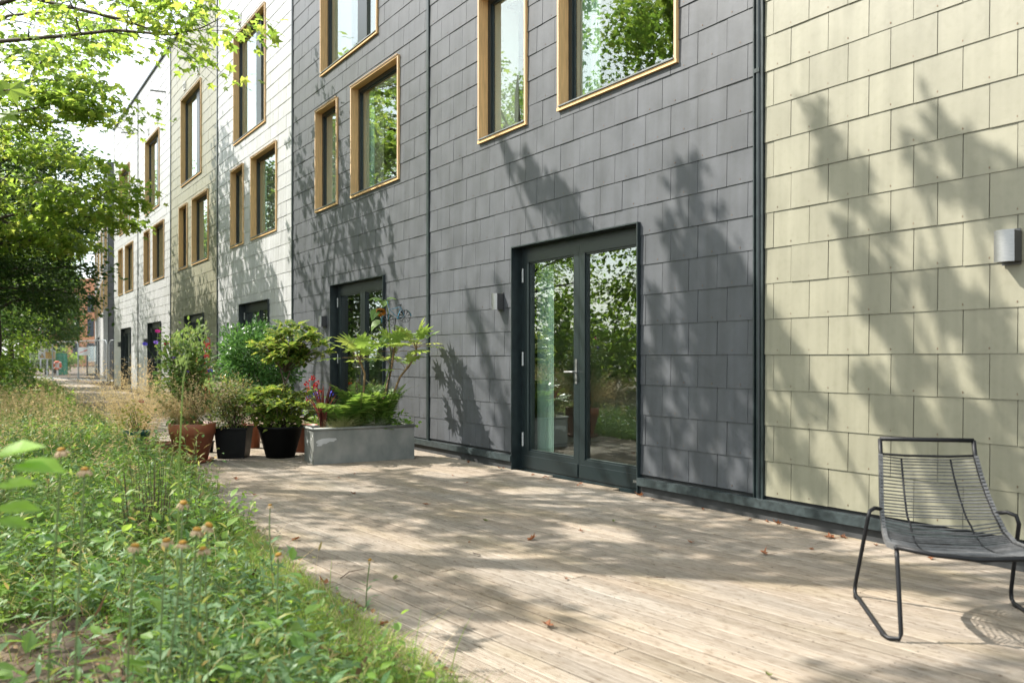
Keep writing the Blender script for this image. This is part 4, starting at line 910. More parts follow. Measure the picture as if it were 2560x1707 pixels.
fern(tp(.60, .20), 'large fern arching over the middle of the metal trough', 26, .84, 5, 1.0)
fern(tp(.86, .18), 'upright fern at the right of the metal trough under the stake', 22, .74, 6, 1.05)
fern(tp(.40, .26), 'fern with flat yellowish fronds near the left of the metal trough', 13, .78, 8, .85)

M['fatsia'] = leafmat('fatsia_leaf', [(.13,.22,.045), (.20,.28,.06), (.27,.31,.08)], .45, (.48, 1.05, 2.0), rough=.35)
M['fatsia_stem'] = mat('fatsia_stem', (.20,.125,.055), .8, noise=.3, nscale=25)
def fatsia(label, pts, seed, n=11, size=.23, lower=()):
    rs = np.random.RandomState(seed); o = Vector(pts[0]); t = thing('fatsia', label, 'plant', tuple(o), 0, 'fatsia stems in the metal trough'); sm = MB(); lf = MB()
    P_ = [Vector(p)-o for p in pts]; sm.tube([tuple(q) for q in P_], [.013]*(len(P_)-1)+[.011], 8)
    for (c, k, sz) in [(P_[-1], n, size)] + [(P_[0].lerp(P_[-1], f), kk, size*.7) for f, kk in lower]:
        for i in range(k):
            a = i*2.4 + rs.uniform(-.3,.3); e = R(78 - 88*i/k + rs.uniform(-8,8)); l = .10 + .13*i/k
            d = Vector((math.cos(a)*math.cos(e), math.sin(a)*math.cos(e), math.sin(e))); q = c + d*l
            sm.tube([tuple(c), tuple(c.lerp(q, .5)+Vector((0,0,.012))), tuple(q)], [.0045,.0035,.003], 5)
            dd = Vector((d.x, d.y, d.z*.75 - .10 + rs.uniform(-.15,.1))); lf.scatter(FATSIA, [tuple(q)], [tuple(dd)], [(rs.uniform(-.25,.25), rs.uniform(-.25,.25), 1)], sz*rs.uniform(.85, 1.25))
    sm.build('stem', M['fatsia_stem'], t); lf.build('leaves', M['fatsia'], t)
def near_plane(px, py, x, y):                          # point above trough position (x, y) at the height seen at photo row py
    q = tp(x, y); dep = q.x*S + q.y*C; return P(px, py, dep)
fatsia('fatsia with a flat whorl of lime leaves, leftmost of the trough stems', [tp(.62,.24), near_plane(912,935,.62,.24), near_plane(904,912,.60,.24), near_plane(898,898,.58,.24)], 1, 12, .26, lower=((.93, 4),))
fatsia('fatsia in the middle of the trough just left of the bicycle stake', [tp(.80,.26), near_plane(972,950,.80,.26), near_plane(980,912,.80,.26), near_plane(984,882,.80,.26)], 2, 12, .25, lower=((.85, 3),))
fatsia('fatsia with a bent woody stem leaning right over the trough end', [tp(.86,.26), near_plane(1000,942,.90,.27), near_plane(1022,915,.98,.28), near_plane(1040,886,1.03,.28), near_plane(1040,870,1.03,.28)], 3, 12, .24, lower=((.72, 5),))

M['purple'] = leafmat('cordyline_leaf', [(.055,.012,.014), (.09,.02,.018), (.13,.035,.022)], .30, (.5, 1.0, 1.8), rough=.4)
def cordyline(loc, label, H_, n, seed):
    rs = np.random.RandomState(seed); t = thing('cordyline', label, 'plant', tuple(loc)); b = MB(); a = rs.uniform(0, 6.28, n); r_ = rs.uniform(0, 1, n)**1.4
    l = .05 + .9*r_; base = np.stack([np.cos(a)*.02, np.sin(a)*.02, np.full(n, .06)], 1); blades(b, rs, base, H_*(1-.35*r_)*rs.uniform(.8, 1.1, n), np.stack([np.cos(a)*l, np.sin(a)*l], 1), .032, seg=5)
    b.build('leaves', M['purple'], t); m = MB(); m.tube([(0,0,-.02),(0,0,.07)], .03, 8); m.build('stem', M['fatsia_stem'], t)
cordyline(tp(.16, .20), 'purple spiky cordyline at the left end of the metal trough', .56, 34, 3)
M['festuca'] = leafmat('blue_fescue', [(.20,.24,.14), (.28,.30,.19), (.36,.34,.22)], .35, (.5,.9,1.3))
M['sedge'] = leafmat('pale_sedge', [(.30,.30,.13), (.38,.36,.18), (.22,.26,.09)], .4, (.49,1,1.4))
for (x, y, mt, lb, hh, n) in ((.38, .10, 'sedge', 'pale yellow sedge tuft spilling over the trough front', .24, 420), (.74, .09, 'festuca', 'blue grey fescue tuft at the trough front, right of the sedge', .20, 320), (.27, .07, 'sedge', 'small sedge tuft beside the purple cordyline', .17, 200)):
    t = thing('grass_tuft', lb, 'grass tuft', tuple(tp(x, y)), 0, 'ornamental grasses in the trough'); b = MB(); a = rs.uniform(0, 6.28, n); l = rs.uniform(.3, 1.8, n); base = np.stack([np.cos(a), np.sin(a), np.zeros(n)], 1)*rs.uniform(0, .06, n)[:, None]
    blades(b, rs, base, hh*rs.uniform(.6, 1.2, n), np.stack([np.cos(a)*l, np.sin(a)*l], 1), .0035, seg=5); b.build('blades', M[mt], t)
# dark leafy filler at the trough's right end
t = thing('leafy_plant', 'low dark green leafy plant at the right end of the trough', 'plant', tuple(tp(.98, .14))); b = MB(); n = 150
p = rs.normal(0, 1, (n, 3))*np.array([.11,.08,.07]) + np.array([0,0,.07]); b.scatter(OVAL, p, unit(rs.normal(0,1,(n,3))*np.array([1,1,.4])), unit(np.array([0,0,1.]) + rs.normal(0,.35,(n,3))), .075*rs.uniform(.6,1.3,n))
for k in range(14): b.tube([(0,0,0), tuple(p[k])], .002, 4, 1)
b.build('leaves', [M['weed'], M['stem']], t)

# sunflower
M['sunpetal'] = leafmat('orange_ray_petal', [(.45,.16,.015), (.55,.22,.02), (.35,.10,.01)], .35, (.5,1,1.4))
M['sundisc'] = mat('dark_seed_head', (.07,.035,.012), .9, noise=.4, nscale=80)
q0 = tp(.80, .30); hd = near_plane(952, 775, .80, .28)
sf = thing('sunflower', 'nodding orange sunflower on a tall stem above the trough', 'flower', tuple(q0)); b = MB()
pts = [q0, near_plane(978,900,.80,.29), near_plane(972,790,.80,.29), near_plane(964,752,.80,.29), near_plane(953,756,.80,.28), hd]
b.tube([tuple(p-q0) for p in pts], [.008,.008,.007,.006,.006,.006], 7); b.build('stem', M['stalk'], sf)
HEART = ([(0,0,0),(0,.55,-.03),(0,1,-.2),(-.30,.12,.05),(-.40,.40,.06),(-.2,.75,-.02),(.30,.12,.05),(.40,.40,.06),(.2,.75,-.02)], [(0,1,4,3),(1,2,5),(1,5,4),(0,6,7,1),(1,8,2),(1,7,8)])
b = MB()
for (px, py, dx, dy, dz, sz) in ((955,750,-1,.2,.15,.16), (950,748,-.7,-.6,-.1,.13), (966,748,.8,-.3,.15,.12), (960,752,-.4,-.8,-.4,.15), (945,772,-.7,-.2,-.85,.17), (950,800,-.75,.1,-.7,.17), (985,815,.8,-.2,-.3,.15), (968,842,-.8,-.3,-.7,.16), (972,862,-.9,.1,-.2,.12), (968,752,.2,.8,.2,.12)):
    q = near_plane(px, py, .80, .29) - q0; b.scatter(HEART, [tuple(q)], [(dx,dy,dz)], [(0,-.3,1)], sz)
b.build('leaves', M['fern'], sf)
b = MB(); hc = hd - q0; fw = Vector((-.25,-.55,-.8)).normalized(); b.ball(tuple(hc), .045, 16, sz=.6); b.build('seed_head', M['sundisc'], sf)
b = MB(); n = 34; a = np.linspace(0, 6.28, n); ux = np.array(fw.cross(Vector((1,0,0))).normalized()); uy = np.cross(np.array(fw), ux); dr = np.cos(a)[:,None]*ux + np.sin(a)[:,None]*uy
b.scatter(NARROW, np.array(hc) + dr*.035 , dr*.5 + np.array(fw)*.75 + rs.normal(0,.12,(n,3)), dr, .062, wid=1.5); b.build('petals', M['sunpetal'], sf)

# bicycle wind spinner on a stake
M['bluepaint'] = mat('blue_enamel', (.03,.15,.23), .4, .2, noise=.2, nscale=30); M['blackmetal'] = mat('black_metal', (.012,.012,.013), .45, .3)
q0 = tp(.87, .17); top = near_plane(989, 795, .87, .17); bs = thing('bicycle_spinner', 'blue metal bicycle wind spinner on a thin black stake in the trough', 'garden ornament', tuple(q0))
b = MB(); b.tube([(0,0,0), tuple(top-q0)], .006, 8); b.build('stake', M['blackmetal'], bs)
fx = Vector((.93,-.18,.32)).normalized()                # length of the little bike
dirx = (near_plane(1012,790,.87,.17) - near_plane(970,802,.87,.17)); bl_ = dirx.length; fx = dirx.normalized(); upv = Vector((0,0,1)) - fx*fx.z; upv.normalize(); sidev = fx.cross(upv)
w1 = near_plane(970,802,.87,.17)-q0; w2 = near_plane(1012,791,.87,.17)-q0; dpt = top.x*S + top.y*C; wr = 15.5/F*dpt
def wheel(c, nm):
    b = MB(); k = 28; turn = Matrix.Rotation(.55, 3, upv); fxx = turn @ fx
    b.tube([tuple(c + (fxx*math.cos(2*math.pi*q/k) + upv*math.sin(2*math.pi*q/k))*wr) for q in range(k+1)], .0025, 5, cap=False)
    for q in range(10):
        a = 2*math.pi*q/10; d = fxx*math.cos(a) + upv*math.sin(a); e = fxx*math.cos(a+.5) + upv*math.sin(a+.5); s2 = fxx.cross(upv)
        b.poly([tuple(c + d*wr*.12), tuple(c + d*wr*.95 + s2*.006), tuple(c + (d*.6+e*.4).normalized()*wr*.95 - s2*.006)], [(0,1,2)])
    b.ball(tuple(c), wr*.14, 10); wo = b.build('wheel', M['blackmetal'], bs)
    fd = MB(); ks = 12; V = []
    for q in range(ks+1):
        a = R(-10 + 170*q/ks) if nm else R(20 + 165*q/ks)
        for o_ in (-.012, .012): V.append(tuple(c + (fxx*math.cos(a) + upv*math.sin(a))*(wr+.009) + fxx.cross(upv)*o_))
    fd.poly(V, [(2*q, 2*q+1, 2*q+3, 2*q+2) for q in range(ks)]); fd.build('mudguard', M['bluepaint'], wo)
wheel(w1, 0); wheel(w2, 1)
b = MB(); hb_ = near_plane(974,774,.87,.17)-q0; sd_ = near_plane(1001,767,.87,.17)-q0; bb_ = near_plane(995,795,.87,.17)-q0
for a, e in ((w1, hb_), (hb_, sd_), (sd_, bb_), (hb_, bb_), (bb_, w2), (sd_, w2)): b.tube([tuple(a), tuple(e)], .0035, 5)
hcn = hb_ + upv*.05; b.tube([tuple(hb_ + (sidev*math.cos(a)*.035 + upv*(.055+.05*math.sin(a)))) for a in np.linspace(-.9, 4.05, 14)], .0028, 5); b.ball(tuple(bb_), .014, 10); b.build('bike_frame', M['bluepaint'], bs)
b = MB(); b.tube([tuple(sd_), tuple(sd_+upv*.018)], .004, 6); b.obox(sd_+upv*.022, fx*.024, sidev*.010, upv*.005); b.build('saddle', M['blackmetal'], bs)
# glass bulb ornaments
M['clearglass'] = glassmat('clear_bulb_glass', .04, (.93,.96,.94))
for (px, py, lb) in ((888, 912, 'clear glass bulb hanging under the left fatsia whorl'), (896, 948, 'clear glass bulb with black cap beside the left fatsia stem')):
    c_ = near_plane(px, py, .60, .20); t = thing('glass_bulb', lb, 'ornament', tuple(c_), 0, 'glass bulbs in the trough'); b = MB(); b.ball((0,0,0), .030, 18); b.build('bulb', M['clearglass'], t, smooth=True)
    k = MB(); k.tube([(0,0,.028),(0,0,.05)], .013, 10); k.build('cap', M['blackmetal'], t); 
    k = MB(); g0 = tp(.60, .21) - c_; k.tube([tuple(g0), (.015,.01,-.02), (.01,.005,.045), (0,0,.05)], .002, 5); k.build('wire', M['blackmetal'], t)

# ------------------------------------------------------------------ pots
M['blackpot'] = mat('black_plastic_pot', (.005,.005,.005), .5, noise=.3, nscale=10, spec=.2); M['terracotta'] = mat('terracotta_plastic', (.24,.075,.035), .5, noise=.18, nscale=7, col2=(.30,.105,.055)); M['greenpot'] = mat('green_pot', (.02,.10,.085), .5)
def pot(name, label, loc, h, rt, rb, m, lip=.05, group='plant pots on the deck', square=False, saucer=False, rimh=.0):
    t = thing(name, label, 'pot', (loc[0], loc[1], 0), 0.3, group); n = 4 if square else 36; b = MB(); z0 = .018 if saucer else 0.0; zl = h - lip
    f = lambda z: rb + (rt-.012-rb)*(z-z0)/(zl-z0)
    prof = [(.001, z0), (rb, z0), (f(zl), zl), (rt-.004, zl+.002), (rt, h-.008), (rt-.002, h), (rt-.016, h), (rt-.022, h-.05), (rb*.9, z0+.05)]
    if square: prof = [(r*1.35, z) for r, z in prof]
    b.lathe(prof, n); b.build('pot_wall', M[m], t, smooth=False if square else True)
    s = MB(); s.lathe([(.001, h-.055), ((rt-.02)*(1.33 if square else 1), h-.06)], n); s.build('soil', M['soil_dark'], t)
    if saucer: s = MB(); s.lathe([(.001,.002),(rb+.05,.002),(rb+.075,.035),(rb+.068,.035),(rb+.045,.010),(.001,.010)], 36); s.build('saucer', M[m], t, smooth=True)
    return t
pA = G(463, 1160); pA = pA + Vector((.12, .20, 0)); pA.z = 0
pot('terracotta_pot', 'big terracotta coloured pot with saucer, planted with beige grasses', pA, .44, .255, .165, 'terracotta', .12, saucer=True)
pB = G(573, 1147) + Vector((.10, .17, 0)); pot('square_pot', 'square black pot with a small leaved shrub, right of the terracotta pot', pB, .36, .205, .16, 'blackpot', .03, square=True)
pC = G(690, 1148) + Vector((.12, .21, 0)); pot('round_pot', 'large round black pot with a spotted laurel, next to the trough', pC, .375, .27, .165, 'blackpot', .03)
pD = G(335, 1135) + Vector((.05, .1, 0)); pot('green_pot', 'small green pot half hidden in the verge, left of the terracotta pot', pD, .28, .16, .12, 'greenpot', .04)
pE = G(742, 1140) + Vector((.25, .42, 0)); pot('clay_pot', 'brown clay pot tucked between the round black pot and the trough', pE, .34, .17, .12, 'terracotta', .06)
pF = G(522, 1135) + Vector((.05, .25, 0)); pot('nursery_pot', 'small black nursery pot behind the terracotta pot', pF, .14, .085, .06, 'blackpot', .015)
pG = G(404, 1150) + Vector((.0, .1, 0)); pot('window_box', 'low reddish brown box pot left of the terracotta pot', pG, .20, .15, .14, 'terracotta', .02, square=True)
pH = G(610, 1130) + Vector((.25, .45, 0)); pot('clay_pot', 'slim brown clay pot behind the square black pot', pH, .30, .10, .08, 'terracotta', .05)

def bush(t, rs, n, cen, rad, tmpl, lm, size, stems=12, stemr=.006, base=(0,0,0), shell=.55, tilt=.5, sm='twig', wid=None, name='leaves'):
    """twiggy bush: curved stems from the base into an uneven leaf cloud"""
    d = unit(rs.normal(0, 1, (n, 3))); r_ = (shell + (1-shell)*rs.uniform(0, 1, n))**.8
    lump = 1 + .16*np.sin(d[:,0]*5+1.3) * np.sin(d[:,1]*4.2) + .13*np.sin(d[:,2]*6+d[:,0]*3)
    p = np.array(cen) + d*(r_*lump)[:, None]*np.array(rad) + rs.normal(0, .015, (n, 3))
    b = MB(); out_ = d + rs.normal(0, .6, (n, 3)); b.scatter(tmpl, p, out_, unit(np.array([0,0,1.]) + d*.5 + rs.normal(0, tilt, (n, 3))), size*rs.uniform(.6, 1.25, n), 0, wid=wid)
    b.build(name, lm, t); s = MB()
    for k in range(stems):
        e = Vector(tuple(p[rs.randint(n)])); q = Vector(base) + Vector((rs.uniform(-.03,.03), rs.uniform(-.03,.03), 0)); mid = q.lerp(e, .5); mid.x = q.x*.6+e.x*.4; mid.y = q.y*.6+e.y*.4
        s.tube([tuple(q), tuple(mid), tuple(e)], [stemr, stemr*.7, stemr*.3], 5)
    s.build('stems', M[sm], t)
M['aucuba'] = leafmat('spotted_laurel_leaf', [(.04,.095,.018), (.065,.13,.022), (.095,.16,.03)], .38, (.48,1.05,2.0), rough=.32, spot=(.34,.34,.07))
M['bay'] = leafmat('bay_leaf', [(.035,.10,.024), (.06,.15,.03), (.09,.20,.04)], .32, (.485,1.0,1.9), rough=.3)
M['smallleaf'] = leafmat('small_shrub_leaf', [(.07,.12,.025), (.11,.16,.035), (.16,.18,.05), (.22,.16,.06)], .38, (.49,1,1.7))
# spotted laurel: two tiers
au = thing('spotted_laurel', 'spotted laurel with two tiers of yellow flecked leaves in the round black pot', 'shrub', (pC.x, pC.y, .31)); tt = Tree(31)
dC = pC.x*S + pC.y*C
def pc(px, py, dd=0.0): return P(px, py, dC+dd) - Vector((pC.x, pC.y, .31))
def whorl(c, n, L, rs, e0=35, e1=-25):
    for k in range(n):
        a = k*2.4; e = R(e0 + (e1-e0)*k/n); tt.lp.append(np.array([tuple(c)]) + np.array([[math.cos(a), math.sin(a), 0]])*.02); tt.ld.append(np.array([[math.cos(a)*math.cos(e), math.sin(a)*math.cos(e), math.sin(e)-.1]]))
stems_ = [[(0,0,0), pc(695,1060), pc(705,980), pc(725,930)]]
tt.T.tube([tuple(Vector(q)) for q in stems_[0]], [.014,.012,.010,.009], 7); tt.T.tube([(.03,0,0), tuple(pc(720,1040)), tuple(pc(712,960)), tuple(pc(700,920))], [.012,.01,.009,.008], 7)
rsA = np.random.RandomState(77)
def tier(c0, n, cx, cy_, rx, ry, rd_):
    for k in range(n):
        a = k*2.4 + rsA.uniform(-.3,.3); rr = math.sqrt((k+.5)/n); e = pc(cx + rx*rr*math.cos(a), cy_ - ry*(1-rr**2)*.9 + ry*.55*rr*rsA.uniform(-.2,1), rd_*rr*math.sin(a))
        c = Vector(c0); m = c.lerp(e, .55); m.z = m.z - .02; tt.T.tube([tuple(c), tuple(m), tuple(e)], [.007,.005,.003], 5); whorl(e, 13, .13, rsA)
        whorl(m, 8, .1, rsA)
tier(pc(712,930), 20, 732, 866, 90, 66, .34)
tier(pc(722,905), 9, 712, 890, 62, 40, .22)
tier((0,0,.03), 25, 684, 1010, 118, 46, .40)
tt.finish(au, OVAL, M['aucuba'], .150, M['twig'], .35)
gp_ = thing('ivy_underplanting', 'lime green leafy plants round the foot of the spotted laurel', 'plant', (pC.x, pC.y, .32)); bush(gp_, rs, 260, (0,0,.09), (.24,.24,.10), OVAL, M['fatsia'], .075, 10)
# small leaved shrub
sh = thing('potted_shrub', 'twiggy small leaved shrub in the square black pot', 'shrub', (pB.x, pB.y, .30)); bush(sh, rs, 2300, (-.02,.0,.36), (.30,.30,.34), OVAL, M['smallleaf'], .040, 26, .006, shell=.2)
# bay bush behind
bp_ = P(640, 1000, 12.8); by = thing('bay_bush', 'dense rounded dark green bay bush behind the spotted laurel', 'shrub', (bp_.x, bp_.y, 0)); rsb = np.random.RandomState(9)
bush(by, rsb, 8200, (0,0,1.08), (.60,.60,.66), OVAL, M['bay'], .072, 30, .012, base=(0,0,.25), shell=.42, wid=.85, tilt=.8)
pot('clay_pot', 'wide clay pot under the dense bay bush', bp_, .34, .24, .18, 'terracotta', .06)
# hibiscus and grasses in the terracotta pot
M['hibisc'] = leafmat('hibiscus_leaf', [(.06,.13,.026), (.10,.17,.032), (.16,.19,.05)], .40, (.485,1,1.8))
hib = thing('hibiscus', 'hibiscus bush with a few purple flowers in the terracotta pot', 'shrub', (pA.x, pA.y, .38)); rsb = np.random.RandomState(19); dA = pA.x*S + pA.y*C
bush(hib, rsb, 2700, (-.06,.06,.60), (.34,.34,.60), OVAL, M['hibisc'], .060, 40, .006, shell=.15)
fm = {'purple_flower': (.20,.10,.42), 'blue_flower': (.08,.06,.36), 'magenta_flower': (.50,.03,.22), 'crimson_flower': (.25,.015,.035)}
for k_, c_ in fm.items(): M[k_] = leafmat(k_, [c_, tuple(min(1, q*1.4) for q in c_)], .35, (.5,1,1.3))
for (px, py, k_) in ((394,829,'magenta_flower'), (362,861,'blue_flower'), (390,857,'purple_flower'), (416,861,'crimson_flower'), (455,885,'purple_flower'), (437,894,'purple_flower'), (466,931,'purple_flower'), (525,928,'blue_flower'), (353,1004,'crimson_flower')):
    q = P(px, py, dA-.1) - Vector((pA.x, pA.y, .38)); b = MB(); n = 7; a = np.linspace(0, 6.28, n, endpoint=False) + px
    b.scatter(OVAL, np.array([tuple(q)]*n), np.stack([np.cos(a), np.sin(a)*.6-.3, np.sin(a)*.6+.3], 1), np.array([[0,-1,.3]]*n), .034, 0, wid=1.7); b.tube([tuple(q), (q.x*.8, q.y*.8, q.z-.14), (q.x*.5, q.y*.5, q.z*.5)], .0025, 4, 1); b.build('flower', [M[k_], M['stem']], hib)
gr = thing('beige_grass', 'arching beige feathery grass growing at the left of the terracotta pot', 'grass', (pA.x-.05, pA.y, .37)); b = MB(); n = 620; a = rs.uniform(0, 6.28, n); l = rs.uniform(.2, 1.3, n); base = np.stack([np.cos(a), np.sin(a), np.zeros(n)], 1)*rs.uniform(0,.10,n)[:,None]; ln = np.stack([np.cos(a)*l - .28, np.sin(a)*l + .05], 1); h_ = rs.uniform(.25, .78, n)
blades(b, rs, base, h_, ln, .003, seg=5); plume(b, base, h_, ln, 12, .028); b.build('blades', M['straw'], gr)
# wisps of beige grass that lean out left of the pot
gr2 = thing('beige_grass', 'loose beige feathery grass standing in the verge left of the terracotta pot', 'grass', tuple(G(345, 1120)) ); b = MB(); n = 420; a = rs.uniform(0, 6.28, n); l = rs.uniform(.1, .8, n); base = np.stack([np.cos(a), np.sin(a), np.zeros(n)], 1)*rs.uniform(0,.22,n)[:,None]; ln = np.stack([np.cos(a)*l - .1, np.sin(a)*l], 1); h_ = rs.uniform(.6, 1.35, n)
blades(b, rs, base, h_, ln, .0032, seg=5); plume(b, base, h_, ln, 14, .032); b.build('blades', M['straw'], gr2)
M['yellowleaf'] = leafmat('yellow_green_leaf', [(.30,.28,.05), (.24,.27,.06), (.40,.28,.08)], .4, (.49,1,1.4))
yl = thing('yellow_leaved_plant', 'yellowing leafy plant in the small green pot', 'plant', (pD.x, pD.y, .24)); bush(yl, rs, 240, (-.05,0,.18), (.22,.2,.22), OVAL, M['yellowleaf'], .05, 12, shell=.2)
M['orange'] = leafmat('orange_petal', [(.62,.10,.02), (.70,.18,.03)], .35, (.5,1,1.2)); M['red'] = leafmat('red_petal', [(.33,.012,.015), (.42,.02,.02)], .3, (.5,1,1.2)); M['bluepet'] = leafmat('blue_petal', [(.06,.08,.45), (.12,.10,.5)], .3, (.5,1,1.2)); M['redleaf'] = leafmat('red_leaf', [(.10,.010,.012), (.16,.02,.018), (.07,.03,.02)], .35, (.5,1,1.7))
def flowering(label, px, py, dep, hgt, rad, petal, name='flowering_plant', n=9, leaf='weed', nleaf=260, top=None):
    q = P(px, py, dep); t = thing(name, label, 'plant', (q.x, q.y, 0)); bush(t, rs, nleaf, (0,0,hgt*.6), (rad, rad, hgt*.42), OVAL, M[leaf], .05, 14, .004, shell=.2)
    b = MB()
    for k in range(n):
        c_ = np.array([rs.normal(0, rad*.6), rs.normal(0, rad*.6), hgt*(.75+.4*rs.uniform())]); m = 16; d = unit(rs.normal(0,1,(m,3))); b.scatter(OVAL, c_ + d*.012, d, unit(rs.normal(0,1,(m,3))), .030, 0, wid=1.6); b.tube([(0,0,hgt*.3), tuple(c_)], .002, 4, 1)
    b.build('flowers', [M[petal], M['stem']], t)
flowering('red pelargonium in bloom between the laurel and the cordyline', 782, 960, 11.2, .80, .16, 'red', n=12)
flowering('trailing blue lobelia beside the red pelargonium', 797, 985, 11.0, .62, .13, 'bluepet', n=14)
flowering('orange flowering plant on the deck behind the hibiscus', 528, 970, 15.2, .62, .18, 'orange', n=14)
flowering('small rounded green shrub beside the white wall, left of the red leaved plant', 557, 965, 16.6, .80, .26, 'orange', n=0, nleaf=900, leaf='smallleaf') if False else None
t = thing('green_shrub', 'small rounded green shrub before the white wall, left of the red leaved plant', 'shrub', (P(557,965,16.4).x, P(557,965,16.4).y, 0)); bush(t, rs, 1200, (0,0,.5), (.26,.26,.42), OVAL, M['smallleaf'], .045, 16, shell=.25)
t = thing('red_leaved_plant', 'dark red leaved plant on thin stems left of the bay bush', 'plant', (P(590,965,14.2).x, P(590,965,14.2).y, 0)); bush(t, rs, 90, (0,0,.62), (.16,.16,.13), OVAL, M['redleaf'], .07, 14, .004, shell=.2, sm='twig')
t = thing('red_leaved_plant', 'taller dark red strappy plant close to the bay bush trunk', 'plant', (P(612,965,13.4).x, P(612,965,13.4).y, 0)); b = MB(); n = 30; a = rs.uniform(0,6.28,n); l = rs.uniform(.05,.5,n); blades(b, rs, np.zeros((n,3)), rs.uniform(.5,.85,n), np.stack([np.cos(a)*l, np.sin(a)*l],1), .03, seg=4); b.build('leaves', M['redleaf'], t)

# slatted wooden lounger behind the laurel
M['greywood'] = mat('weathered_slat', (.36,.28,.21), .75, noise=.25, nscale=6, stretch=(1,8,8))
lq = P(655, 1010, 12.0); lo = thing('wooden_lounger', 'slatted wooden lounger with raised back, behind the spotted laurel', 'lounger', (lq.x, lq.y, 0), R(-62)); b = MB()
for s_ in (-.30, .28): b.box(-.02, 1.35, s_, s_+.03, .27, .33); b.obox((-.36, s_+.015, .56), (.36,0,-.26), (0,.015,0), (.018,0,.025))
b.build('frame', M['greywood'], lo)
b = MB()
for k in range(13): b.box(.02+k*.1, .09+k*.1, -.29, .30, .331, .348)
b.build('seat', M['greywood'], lo); b = MB()
for k in range(8): f = .08+k*.12; b.obox((-.72*f-.0, .0, .32+.52*f), (.036,0,-.026), (0,.30,0), (.006,0,.009))
b.build('backrest', M['greywood'], lo)
for (x, y) in ((0.05,-.28),(0.05,.29),(1.28,-.28),(1.28,.29)): b = MB(); b.box(x-.025, x+.025, y-.02, y+.02, 0, .27); b.build('leg', M['greywood'], lo)

# red rescue post by the wall
M['redpaint'] = mat('red_paint', (.55,.025,.02), .35, noise=.12); q = Vector((4.62, 19.45, 0))
rp_ = thing('rescue_post', 'red post with a black and red box, standing by the distant lime wall', 'post', tuple(q), R(-25)); b = MB()
b.obox((0,0,.76), (.055,0,0), (0,.02,0), (0,0,.76)); b.build('post', M['redpaint'], rp_)
b = MB(); b.obox((0,-.024,1.36), (.072,0,0), (0,.006,0), (0,0,.15)); b.build('board', M['redpaint'], rp_)
b = MB(); b.obox((0,-.033,1.36), (.035,0,0), (0,.002,0), (0,0,.045)); b.obox((.0,-.028,1.05), (.018,0,0), (0,.002,0), (0,0,.13)); b.build('notice', M['white_plastic'], rp_)
b = MB(); b.obox((-.13,-.02,1.08), (.06,0,0), (0,.07,0), (0,0,.14)); b.build('black_box', M['blackmetal'], rp_); b = MB(); b.obox((-.215,-.02,1.06), (.024,0,0), (0,.065,0), (0,0,.14)); b.obox((-.16,-.02,.90), (.06,0,0), (0,.06,0), (0,0,.04)); b.build('red_pouch', M['redpaint'], rp_)
b = MB(); b.tube([(-.06,0,1.5),(-.06,0,1.60),(-.03,0,1.63),(.03,0,1.63),(.06,0,1.60),(.06,0,1.5)], .009, 8); b.build('handle_loop', M['redpaint'], rp_)

# ------------------------------------------------------------------ wire fence across the path, sign, buoy, door beyond
M['galv'] = mat('galvanised_tube', (.42,.44,.45), .4, .5); M['wire'] = mat('fence_wire', (.34,.36,.37), .5, .4)
def panel(label, a, e, hgt=2.0):
    a = Vector(a); e = Vector(e); L = (e-a).length; t = thing('wire_fence', label, 'fence', tuple(a), math.atan2(e.y-a.y, e.x-a.x), 'temporary wire fence panels'); b = MB(); r_ = .25
    pts = [(0,0,.03), (0,0,hgt-r_)] + [(r_-r_*math.cos(q), 0, hgt-r_+r_*math.sin(q)) for q in np.linspace(.2, 1.57, 6)] + [(L-r_+r_*math.sin(q), 0, hgt-r_+r_*math.cos(q)) for q in np.linspace(0, 1.4, 6)] + [(L,0,hgt-r_), (L,0,.03)]
    b.tube(pts, .021, 8); b.tube([(0,0,.15),(L,0,.15)], .019, 8); b.build('tube_frame', M['galv'], t)
    wv = MB(); x = .08
    while x < L-.05: wv.box(x-.0014, x+.0014, -.0014, .0014, .15, hgt-.03); x += .05
    z = .3
    while z < hgt-.1: wv.box(0, L, -.002, .002, z-.0015, z+.0015); z += .2
    wv.build('mesh', M['wire'], t); return t
R0 = Vector((5.60, 42.2, 0)); L0 = Vector((2.94, 53.7, 0)); fd = (L0-R0).normalized()
pl_ = ['wire fence panel with the white sign, across the path', 'second wire fence panel, left of the one with the white sign', 'third wire fence panel, half hidden by the trees']
for k in range(3): panel(pl_[k], R0 + fd*(3.6*k), R0 + fd*(3.6*k+3.5))
panel('wire fence panel closing the gap at the corner of the last white house', R0 + Vector((.08,-.03,0)), R0 + Vector((1.7,-3.0,0)))
